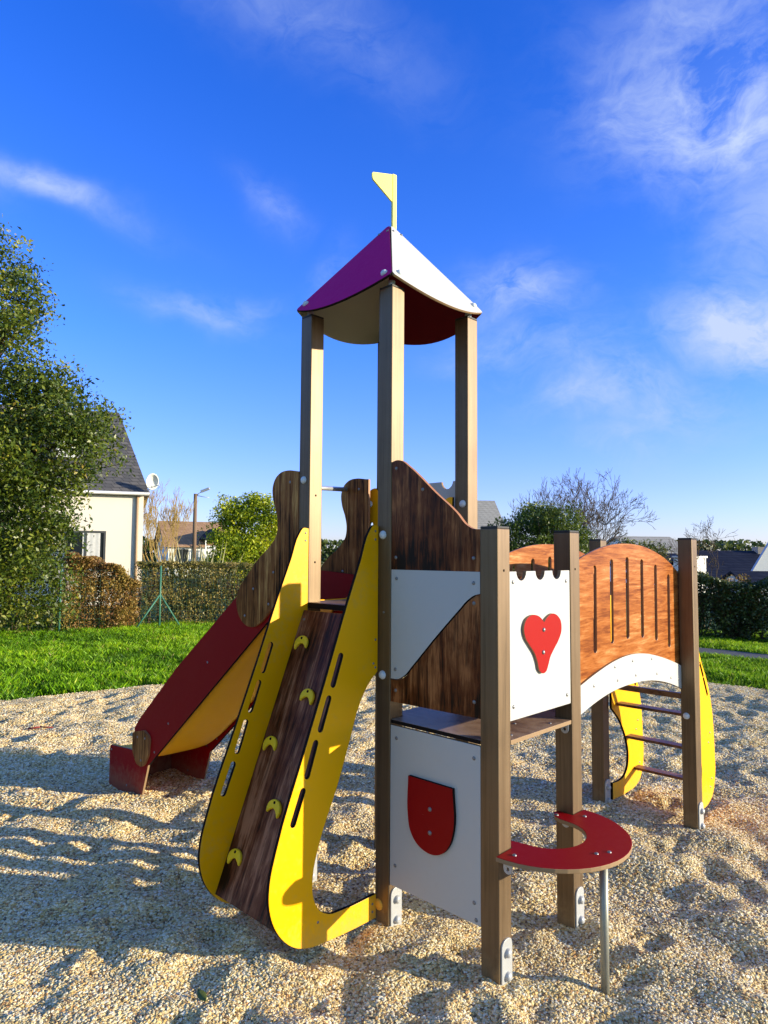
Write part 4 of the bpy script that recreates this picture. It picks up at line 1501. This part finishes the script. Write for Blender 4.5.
# ------------------------------------------------------------------ HOUSES
def slate(name, c0, c1):
    m, nt, b = material(name)
    br = nt.new('ShaderNodeTexBrick')
    br.inputs['Scale'].default_value = 1.0
    br.inputs['Mortar Size'].default_value = 0.012
    br.inputs['Brick Width'].default_value = 0.28
    br.inputs['Row Height'].default_value = 0.16
    br.inputs['Color1'].default_value = (*c0, 1)
    br.inputs['Color2'].default_value = (*c1, 1)
    br.inputs['Mortar'].default_value = (*[x * 0.45 for x in c0], 1)
    tc = nt.new('ShaderNodeTexCoord')
    sx = nt.new('ShaderNodeSeparateXYZ')
    nt.link(tc.outputs['Object'], sx.inputs[0])
    cm = nt.new('ShaderNodeCombineXYZ')
    nt.link(nt.math('ADD', sx.outputs[0], sx.outputs[1]), cm.inputs[0])
    nt.link(nt.math('MULTIPLY', sx.outputs[2], 1.25), cm.inputs[1])
    nt.link(cm.outputs[0], br.inputs['Vector'])
    n = nt.noise(1.5, 4, 0.6, nt.obj())
    c = nt.mix(nt.math('MULTIPLY', n, 0.4), br.outputs['Color'], [x * 0.6 for x in c0])
    setb(nt, b, c, 0.7, nt.bump(br.outputs['Fac'], -0.3, 0.02), spec=0.08)
    return m


def render_wall(name, col):
    m, nt, b = material(name)
    n = nt.noise(40, 5, 0.7, nt.obj())
    n2 = nt.noise(0.8, 4, 0.6, nt.obj((1, 1, 0.4)))
    c = nt.mix(nt.math('MULTIPLY', n2, 0.25), col, [x * 0.75 for x in col])
    setb(nt, b, c, 0.9, nt.bump(n, 0.25, 0.01), spec=0.2)
    return m


M['slate'] = slate('slate_roof', (0.085, 0.085, 0.095), (0.15, 0.14, 0.14))
M['slate_blue'] = slate('slate_roof_dark', (0.014, 0.018, 0.034), (0.028, 0.032, 0.050))
M['slate_pale'] = slate('slate_roof_pale', (0.40, 0.375, 0.32), (0.47, 0.44, 0.38))
M['tile_brown'] = slate('tile_roof_brown', (0.34, 0.20, 0.12), (0.44, 0.28, 0.17))
M['render_cream'] = render_wall('cream_render', (0.76, 0.69, 0.615))
M['render_white'] = render_wall('white_render', (0.78, 0.77, 0.75))
M['glass'] = flat('window_glass', (0.015, 0.02, 0.025), 0.08, 0, 0.1)
M['curtain'] = flat('curtain_cloth', (0.55, 0.55, 0.55), 0.9)
M['frame_dark'] = flat('window_frame_dark', (0.06, 0.065, 0.07), 0.5)
M['zinc'] = flat('zinc_gutter', (0.45, 0.46, 0.48), 0.45, 0.4)
M['copper_pipe'] = flat('downpipe_tan', (0.42, 0.28, 0.17), 0.55)
M['white_gloss'] = flat('white_gloss', (0.8, 0.8, 0.78), 0.4)
M['timber'] = flat('weathered_timber', (0.17, 0.11, 0.07), 0.85, 0, 0.3, 20)
M['concrete'] = flat('chimney_render', (0.35, 0.3, 0.26), 0.9)


def prism_wall(name, w, d, h, mat, parent):
    return box(name, (-w, 0, 0), (0, d, h), mat, parent, 0)


# white house on the left, behind the tree (origin at its right front corner)
Yh = 24.0
c = at(142, 560, Yh)
hs = empty('white_house', (c.x, Yh, -0.10), R_(20.5))
tag(hs, 'cream rendered house with steep slate roof partly hidden by the evergreen tree', 'house')
eave = at(142, 492, Yh).z + 0.05
Wd, Dp, Rt = 11.0, 7.5, 7.35
box('wall', (-Wd, 0, 0), (0, Dp, eave), M['render_cream'], hs, 0)
ov = 0.18
rv = [(-Wd - ov, -ov, eave), (ov, -ov, eave), (ov, Dp + ov, eave), (-Wd - ov, Dp + ov, eave), (-Wd + 1.0, 3.2, Rt), (-0.95, 3.2, Rt), (-0.95, Dp - 3.2, Rt), (-Wd + 1.0, Dp - 3.2, Rt),
      (-Wd - ov, -ov, eave - 0.06), (ov, -ov, eave - 0.06), (ov, Dp + ov, eave - 0.06), (-Wd - ov, Dp + ov, eave - 0.06)]
roof = mesh_obj('roof', rv, [(0, 1, 5, 4), (1, 2, 6, 5), (2, 3, 7, 6), (3, 0, 4, 7), (4, 5, 6, 7), (8, 9, 1, 0), (9, 10, 2, 1), (10, 11, 3, 2), (11, 8, 0, 3), (11, 10, 9, 8)], [M['slate']], hs)
cyl('gutter', (-Wd - ov, -ov - 0.05, eave - 0.03), (ov, -ov - 0.05, eave - 0.03), 0.06, M['zinc'], roof, 10)
cyl('downpipe', (-0.20, -0.05, 0.0), (-0.20, -0.05, eave - 0.06), 0.05, M['copper_pipe'], hs, 10)
box('skylight', (-2.9, 0.62, 5.15), (-2.2, 0.70, 5.75), M['white_gloss'], roof, 0.01)


def window(parent, x0, x1, z0, z1, yf=0.0, curtains=True, fr='frame_dark', shut=None):
    """recessed frame, pane, curtain"""
    bm = bmesh.new()
    t = 0.07
    box_bm(bm, (x0, yf - 0.035, z0), (x0 + t, yf - 0.003, z1))
    box_bm(bm, (x1 - t, yf - 0.035, z0), (x1, yf - 0.003, z1))
    box_bm(bm, (x0 + t, yf - 0.035, z1 - t), (x1 - t, yf - 0.003, z1))
    box_bm(bm, (x0 + t, yf - 0.035, z0), (x1 - t, yf - 0.003, z0 + t))
    xm = (x0 + x1) / 2
    box_bm(bm, (xm - t / 2, yf - 0.033, z0 + t), (xm + t / 2, yf - 0.003, z1 - t))
    w = bm_obj('window', bm, M[fr], parent)
    box('pane', (x0 + t, yf - 0.012, z0 + t), (x1 - t, yf - 0.004, z1 - t), M['glass'], w, 0)
    if curtains:
        V, F = [], []
        n = 24
        a, b_ = x0 + (x1 - x0) * 0.42, x0 + (x1 - x0) * 0.86
        for i in range(n + 1):
            x = a + (b_ - a) * i / n
            y = yf - 0.018 + 0.0025 * math.sin(i * 0.8)
            V += [(x, y, z0 + t), (x, y, z1 - t)]
        for i in range(n):
            F.append((2 * i, 2 * i + 2, 2 * i + 3, 2 * i + 1))
        mesh_obj('curtain', V, F, [M['curtain']], w)
    return w


k = Yh / FPX
window(hs, (72 - 142) * k, (108 - 142) * k, 1.15, at(100, 530, Yh).z + 0.05, 0.0)
window(hs, (40 - 142) * k, (60 - 142) * k, 1.15, at(100, 530, Yh).z + 0.05, 0.0, False)

# satellite dish
dp = at(152, 481, Yh - 0.2)
de = empty('satellite_dish', at(146, 492, Yh - 0.05))
tag(de, 'white satellite dish on an arm at the corner of the cream house', 'satellite dish')
bm = bmesh.new()
ring_prev = None
for i in range(7):
    rr = 0.30 * i / 6
    zz = 0.35 * rr * rr / 0.30
    ring = [bm.verts.new((rr * 0.72 * math.cos(2 * math.pi * q / 24), zz, rr * math.sin(2 * math.pi * q / 24))) for q in range(24)] if i else [bm.verts.new((0, 0, 0))]
    if i == 1:
        for q in range(24):
            bm.faces.new((ring_prev[0], ring[q], ring[(q + 1) % 24]))
    elif i > 1:
        for q in range(24):
            bm.faces.new((ring_prev[q], ring_prev[(q + 1) % 24], ring[(q + 1) % 24], ring[q]))
    ring_prev = ring
rel = dp - de.location
bmesh.ops.transform(bm, matrix=Matrix.Translation(rel) @ Matrix.Rotation(R_(180 + 25), 4, 'Z') @ Matrix.Rotation(R_(-18), 4, 'X'), verts=bm.verts[:])
rf = bm_obj('reflector', bm, M['white_gloss'], de, True)
s2 = rf.modifiers.new('thick', 'SOLIDIFY')
s2.thickness = 0.015
bm = bmesh.new()
cyl_bm(bm, (0, 0, 0), (rel.x, rel.y, rel.z - 0.22), 0.02)
cyl_bm(bm, (rel.x, rel.y, rel.z - 0.24), (rel.x, rel.y + 0.05, rel.z), 0.02)
cyl_bm(bm, (rel.x, rel.y, rel.z - 0.22), (rel.x + 0.32, rel.y - 0.2, rel.z - 0.16), 0.014)
bm_obj('arm', bm, M['zinc'], de)


def gable_house(name, label, x, y, rz, w, d, eave, ridge, wall_m, roof_m, ov=0.25, group=None, chimney=None, wins=(), t=0.10, cat='house'):
    """ridge along local x; front wall at local y = 0"""
    e = empty(name, (x, y, -0.10), rz)
    tag(e, label, cat, group)
    V = [(0, 0, 0), (w, 0, 0), (w, d, 0), (0, d, 0), (0, 0, eave), (w, 0, eave), (w, d, eave), (0, d, eave), (0, d / 2, ridge - 0.05), (w, d / 2, ridge - 0.05)]
    mesh_obj('wall', V, [(0, 1, 5, 4), (2, 3, 7, 6), (1, 2, 6, 9, 5), (3, 0, 4, 8, 7)], [wall_m], e)
    sl = (ridge - eave) / (d / 2)
    ze = eave - ov * sl
    V = []
    for zz in (0, t):
        V += [(-ov, -ov, ze + zz), (w + ov, -ov, ze + zz), (w + ov, d / 2, ridge + zz), (-ov, d / 2, ridge + zz), (w + ov, d + ov, ze + zz), (-ov, d + ov, ze + zz)]
    F = [(6, 7, 8, 9), (9, 8, 10, 11), (3, 2, 1, 0), (5, 4, 2, 3), (0, 1, 7, 6), (4, 5, 11, 10), (1, 2, 8, 7), (2, 4, 10, 8), (3, 0, 6, 9), (5, 3, 9, 11)]
    rf = mesh_obj('roof', V, F, [roof_m], e)
    if chimney:
        for (cx_, w_, h1) in chimney:
            ch = box('chimney', (cx_ - w_ / 2, d / 2 - 0.35, ridge - 0.5), (cx_ + w_ / 2, d / 2 + 0.35, ridge + h1), M['concrete'], rf, 0.01)
            cyl('chimney_pot', (cx_, d / 2, ridge + h1 - 0.02), (cx_, d / 2, ridge + h1 + 0.22), 0.11, M['tile_brown'], ch, 10)
    for (a, b_, z0, z1) in wins:
        window(e, a, b_, z0, z1, 0.0, False)
    return e


# far house with brown tiled roof on the left
Yb = 55
c = at(168, 556, Yb)
zt_ = at(190, 520, Yb).z
e = gable_house('brown_roof_house', 'distant house with brown tiled roof and white balcony behind the street lamp', c.x, Yb, R_(26), 4.9, 6.0, 2.6, zt_ + 0.05, M['render_white'], M['tile_brown'], 0.4, wins=((0.6, 1.6, 1.0, 2.2),))
bm = bmesh.new()
bx = 2.7
box_bm(bm, (bx, -1.2, 1.5), (bx + 1.5, -0.05, 1.62))
for xx in (bx, bx + 0.7, bx + 1.42):
    box_bm(bm, (xx, -1.2, 0), (xx + 0.08, -1.12, 3.0))
for xx in np.arange(bx + 0.1, bx + 1.4, 0.14):
    box_bm(bm, (xx, -1.18, 1.63), (xx + 0.03, -1.15, 2.4))
box_bm(bm, (bx, -1.2, 2.4), (bx + 1.5, -1.13, 2.47))
bm_obj('balcony', bm, M['white_gloss'], e)
V = [(bx - 0.2, -1.5, 3.0), (bx + 1.7, -1.5, 3.0), (bx + 0.75, -1.5, 3.9), (bx - 0.2, 1.4, 3.0), (bx + 1.7, 1.4, 3.0), (bx + 0.75, 1.4, 3.9)]
mesh_obj('balcony_roof', V, [(0, 1, 2), (3, 5, 4), (0, 2, 5, 3), (1, 4, 5, 2), (0, 3, 4, 1)], [M['slate_blue']], e)

# street lamp on a wooden pole
Yp = 44
c = at(194, 556, Yp)
sl_ = empty('street_lamp', (c.x, Yp, -0.10))
tag(sl_, 'old wooden street lamp pole with a short arm between house and bush', 'street lamp')
ztp = at(194, 493, Yp).z + 0.05
bm = bmesh.new()
cyl_bm(bm, (0, 0, 0), (0, 0, ztp), 0.15, 0.11, 12)
bm_obj('pole', bm, M['timber'], sl_)
bm = bmesh.new()
cyl_bm(bm, (0, 0, ztp - 0.15), (0.45, 0, ztp + 0.18), 0.035, 0.03, 8)
cyl_bm(bm, (0.1, 0, ztp - 0.12), (0.9, 0, ztp - 0.25), 0.022, 0.02, 8)
bm_obj('arm', bm, M['zinc'], sl_)
bm = bmesh.new()
box_bm(bm, (-0.3, -0.1, -0.10), (0.3, 0.1, 0.06), 0, Matrix.Translation((0.62, 0, ztp + 0.27)) @ Matrix.Rotation(R_(-22), 4, 'Y'))
bevel(bm_obj('lamp_head', bm, M['zinc'], sl_), 0.03)

# grey-roofed house seen behind the tower
Yg = 36
c = at(455, 556, Yg)
e = gable_house('grey_roof_house', 'house with pale grey slate roof and gable, seen behind the right tower post', c.x, Yg, R_(4), 2.75, 7.0, 2.7, at(490, 495, Yg).z, M['render_white'], M['slate_pale'], 0.2, chimney=())
rf = [x for x in e.children if x.name.startswith('roof')][0]
zz = at(490, 495, Yg).z
box('vent_pipe', (1.55, 3.0, zz - 0.3), (1.68, 3.12, zz + 0.20), M['zinc'], rf, 0.005)
box('skylight', (1.5, 2.35, zz - 0.82), (1.9, 2.42, zz - 0.66), M['frame_dark'], rf, 0.005)

# houses beyond the right hedge
Yr = 46
c = at(640, 560, Yr)
gable_house('slate_roof_house', 'low house with pale slate roof behind the leafless trees', c.x, Yr, R_(10), 4.1, 6.5, 2.0, at(665, 535, Yr).z, M['render_white'], M['slate_pale'], 0.2)
Yr = 40
c = at(655, 590, Yr)
gable_house('blue_roof_house', 'house with dark blue slate roof half hidden by the end post of the bridge', c.x, Yr, R_(-6), 1.9, 6.0, 1.2, at(668, 553, Yr).z, M['render_white'], M['slate_blue'], 0.2)
Yr = 33
c = at(697, 590, Yr)
e = empty('white_annexe', (c.x, Yr, -0.10), R_(35))
tag(e, 'small white rendered annexe with flat roof left of the dark slate roof', 'house')
box('wall', (0, 0, 0), (0.85, 1.2, at(700, 557, Yr).z + 0.05), M['render_white'], e, 0)
box('roof', (-0.06, -0.06, at(700, 557, Yr).z + 0.052), (0.90, 1.26, at(700, 557, Yr).z + 0.15), M['zinc'], e, 0.01)
Yr = 34
c = at(712, 590, Yr)
e = gable_house('dark_roof_house', 'white house with long dark slate roof above the right hedge', c.x, Yr, 0, 4.3, 6.0, 0.75, at(735, 550, Yr).z, M['render_white'], M['slate_blue'], 0.15, chimney=())
rf = [x for x in e.children if x.name.startswith('roof')][0]
zz = at(735, 550, Yr).z
ch = box('chimney', (3.75, 2.6, zz - 0.3), (4.15, 3.2, zz + 0.30), M['concrete'], rf, 0.01)
c = at(740, 585, 31)
gable_house('white_gable_house', 'white gable end facing the playground at the right edge', at(823, 585, 31).x, 31, R_(90), 0.12, 3.45, at(770, 579, 31).z, at(785, 518, 31).z, M['render_white'], M['zinc'], 0.02, t=0.03)
box_o = gable_house('low_shed', 'low shed with dark roof in front of the white gable at the right edge', at(748, 590, 28).x, 28, 0, 3.0, 2.4, at(750, 583, 28).z, at(750, 574, 28).z + 0.1, M['render_white'], M['slate_blue'], 0.1, cat='shed')

# ------------------------------------------------------------------ small litter on the gravel
M['dead_leaf'] = flat('dead_leaf', (0.10, 0.13, 0.03), 0.6)
M['red_twig'] = flat('red_twig', (0.22, 0.03, 0.03), 0.7)


def gz(x, y):
    return float(gravel_height(np.array([x]), np.array([y]))[0])


def ground_at(px, py):
    q = at(px, py, 5.0) - Vector((0, 0, CAM_H))
    t = -CAM_H / q.z
    return Vector((q.x * t, q.y * t, 0))


def fallen_leaf(px, py, L, rot, label, mat):
    p = ground_at(px, py)
    V, F = [], []
    for i in range(7):
        s = i / 6
        w = 0.21 * math.sin(math.pi * min(1, s * 0.96 + 0.03)) * L
        z = 0.012 + 0.25 * L * (s - 0.5) ** 2
        x = (s - 0.5) * L
        V += [(x, -w, z + w * 0.35), (x, 0, z), (x, w, z + w * 0.35)]
    for i in range(6):
        for k in (0, 1):
            a = i * 3 + k
            F.append((a, a + 1, a + 4, a + 3))
    o = mesh_obj('fallen_leaf', V, F, [mat], smooth=True, loc=(p.x, p.y, gz(p.x, p.y)))
    o.rotation_euler = (0.3, 0.1, rot)
    s3 = o.modifiers.new('thick', 'SOLIDIFY')
    s3.thickness = 0.0015
    tag(o, label, 'leaf')
    return o


fallen_leaf(203, 997, 0.075, R_(-50), 'single dark green leaf lying on the gravel at the bottom of the picture', M['dead_leaf'])
p = ground_at(40, 727)
bm = bmesh.new()
cyl_bm(bm, (-0.11, 0, 0.012), (0.0, 0.01, 0.022), 0.007, 0.009, 8)
cyl_bm(bm, (0.0, 0.01, 0.022), (0.12, -0.005, 0.014), 0.009, 0.005, 8)
tw = bm_obj('twig', bm, M['red_twig'])
tw.location = (p.x, p.y, gz(p.x, p.y) + 0.004)
tw.rotation_euler = (0, 0, R_(12))
tag(tw, 'short reddish twig on the gravel left of the slide', 'twig')

# ------------------------------------------------------------------ LIGHT AND SKY
sd = bpy.data.lights.new('sun', 'SUN')
sd.energy = 5.0
sd.angle = R_(0.55)
sd.color = (1.0, 0.88, 0.62)
sun = bpy.data.objects.new('sun', sd)
link(sun)
sun.rotation_euler = (-SUN_DIR).to_track_quat('-Z', 'Y').to_euler()

world = bpy.data.worlds.new('World')
scene.world = world
world.use_nodes = True
nt = NT(world)
bg = nt.n['Background']
bg.inputs['Strength'].default_value = 0.08
sky = nt.new('ShaderNodeTexSky', sky_type='NISHITA')
sky.sun_disc = False
sky.sun_elevation = R_(SUN_EL)
sky.sun_rotation = math.atan2(SUN_DIR.x, SUN_DIR.y)
sky.air_density = 1.0
sky.dust_density = 0.3
sky.ozone_density = 3.0
tc = nt.new('ShaderNodeTexCoord')
dvec = tc.outputs['Generated']


def vmath(op, a, b=None):
    m = nt.new('ShaderNodeVectorMath', operation=op)
    for i, v in ((0, a), (1, b)):
        if v is None:
            continue
        if hasattr(v, 'links'):
            nt.link(v, m.inputs[i])
        else:
            m.inputs[i].default_value = tuple(v)
    return m


warp = nt.new('ShaderNodeTexNoise')
warp.inputs['Scale'].default_value = 5
warp.inputs['Detail'].default_value = 5
nt.link(dvec, warp.inputs['Vector'])
w1 = vmath('SUBTRACT', warp.outputs['Color'], (0.5, 0.5, 0.5))
w2 = nt.new('ShaderNodeVectorMath', operation='SCALE')
w2.inputs['Scale'].default_value = 0.13
nt.link(w1.outputs[0], w2.inputs[0])
wd = vmath('ADD', dvec, w2.outputs[0])
# wisps: stretched noise across the sky dome
mp = nt.new('ShaderNodeMapping')
mp.inputs['Scale'].default_value = (6, 6, 10)
mp.inputs['Rotation'].default_value = (0, R_(12), 0)
nt.link(wd.outputs[0], mp.inputs['Vector'])
wis = nt.noise(1.0, 9, 0.62, mp.outputs[0])
fib = nt.new('ShaderNodeMapping')
fib.inputs['Scale'].default_value = (17, 17, 34)
fib.inputs['Rotation'].default_value = (0.2, R_(18), 0.1)
nt.link(wd.outputs[0], fib.inputs['Vector'])
wis2 = nt.noise(1.0, 8, 0.66, fib.outputs[0], 0.6)
wis = nt.math('ADD', nt.math('MULTIPLY', wis, 0.62), nt.math('MULTIPLY', wis2, 0.38))
wisp = nt.ramp(wis, [(0.40, (0, 0, 0)), (0.60, (1, 1, 1))])
CL = [  # px, py, half width, half height, tilt degrees, amount
    (720, 110, 130, 95, 25, 0.62), (690, 20, 90, 40, 10, 0.35), (745, 325, 85, 42, 10, 0.75), (640, 395, 110, 45, 12, 0.35), (525, 300, 60, 28, 5, 0.5), (500, 350, 70, 26, 0, 0.3), (585, 405, 70, 24, 6, 0.35), (560, 360, 90, 40, 0, 0.22),
    (620, 440, 70, 20, 8, 0.25), (60, 195, 90, 17, 15, 0.42), (265, 205, 40, 18, 30, 0.20), (195, 315, 70, 17, 5, 0.28), (240, 305, 40, 16, -10, 0.2), (300, 20, 160, 50, 15, 0.16), (330, 270, 30, 20, -40, 0.18),
    (820, 230, 120, 120, 0, 0.4), (-90, 150, 90, 30, 15, 0.4)]
acc = None
for (px, py, sx, sy, tl, am) in CL:
    c = dirpx(px, py)
    ct, st_ = math.cos(R_(tl)), math.sin(R_(tl))
    e1 = dirpx(px + 2 * ct, py + 2 * st_) - c
    e2 = dirpx(px - 2 * st_, py + 2 * ct) - c
    u = e1.normalized() / (e1.length / 2 * sx)
    v = e2.normalized() / (e2.length / 2 * sy)
    du = vmath('DOT_PRODUCT', wd.outputs[0], u).outputs['Value']
    dv = vmath('DOT_PRODUCT', wd.outputs[0], v).outputs['Value']
    du = nt.math('SUBTRACT', du, c.dot(u))
    dv = nt.math('SUBTRACT', dv, c.dot(v))
    front = nt.math('GREATER_THAN', vmath('DOT_PRODUCT', dvec, c).outputs['Value'], 0.2)
    r2 = nt.math('ADD', nt.math('MULTIPLY', du, du), nt.math('MULTIPLY', dv, dv))
    g_ = nt.math('EXPONENT', nt.math('MULTIPLY', r2, -1.3))
    g_ = nt.math('MULTIPLY', nt.math('MULTIPLY', g_, am), front)
    acc = g_ if acc is None else nt.math('MAXIMUM', acc, g_)
mask = nt.math('MULTIPLY', acc, nt.math('ADD', nt.math('MULTIPLY', wisp, 1.55), 0.16), True)
elev = nt.new('ShaderNodeSeparateXYZ')
nt.link(dvec, elev.inputs[0])
tint = nt.ramp(elev.outputs[2], [(0.0, (0.54, 0.55, 0.88)), (0.10, (0.45, 0.475, 0.93)), (0.30, (0.25, 0.45, 1.0)), (0.62, (0.10, 0.36, 1.0))])
tint2 = nt.new('ShaderNodeVectorMath', operation='SCALE')
tint2.inputs['Scale'].default_value = SKY_GAIN
# the sky behind the viewer is milkier than the deep blue ahead
back = nt.math('MULTIPLY', nt.math('SUBTRACT', 0.15, elev.outputs[1]), 2.2, True)
tint = nt.mix(back, tint, (0.62, 0.66, 0.74))
nt.link(tint, tint2.inputs[0])
tinted = vmath('MULTIPLY', sky.outputs[0], tint2.outputs[0]).outputs[0]
skyc = nt.mix(mask, tinted, (4.2, 5.1, 7.4))
nt.link(skyc, bg.inputs['Color'])
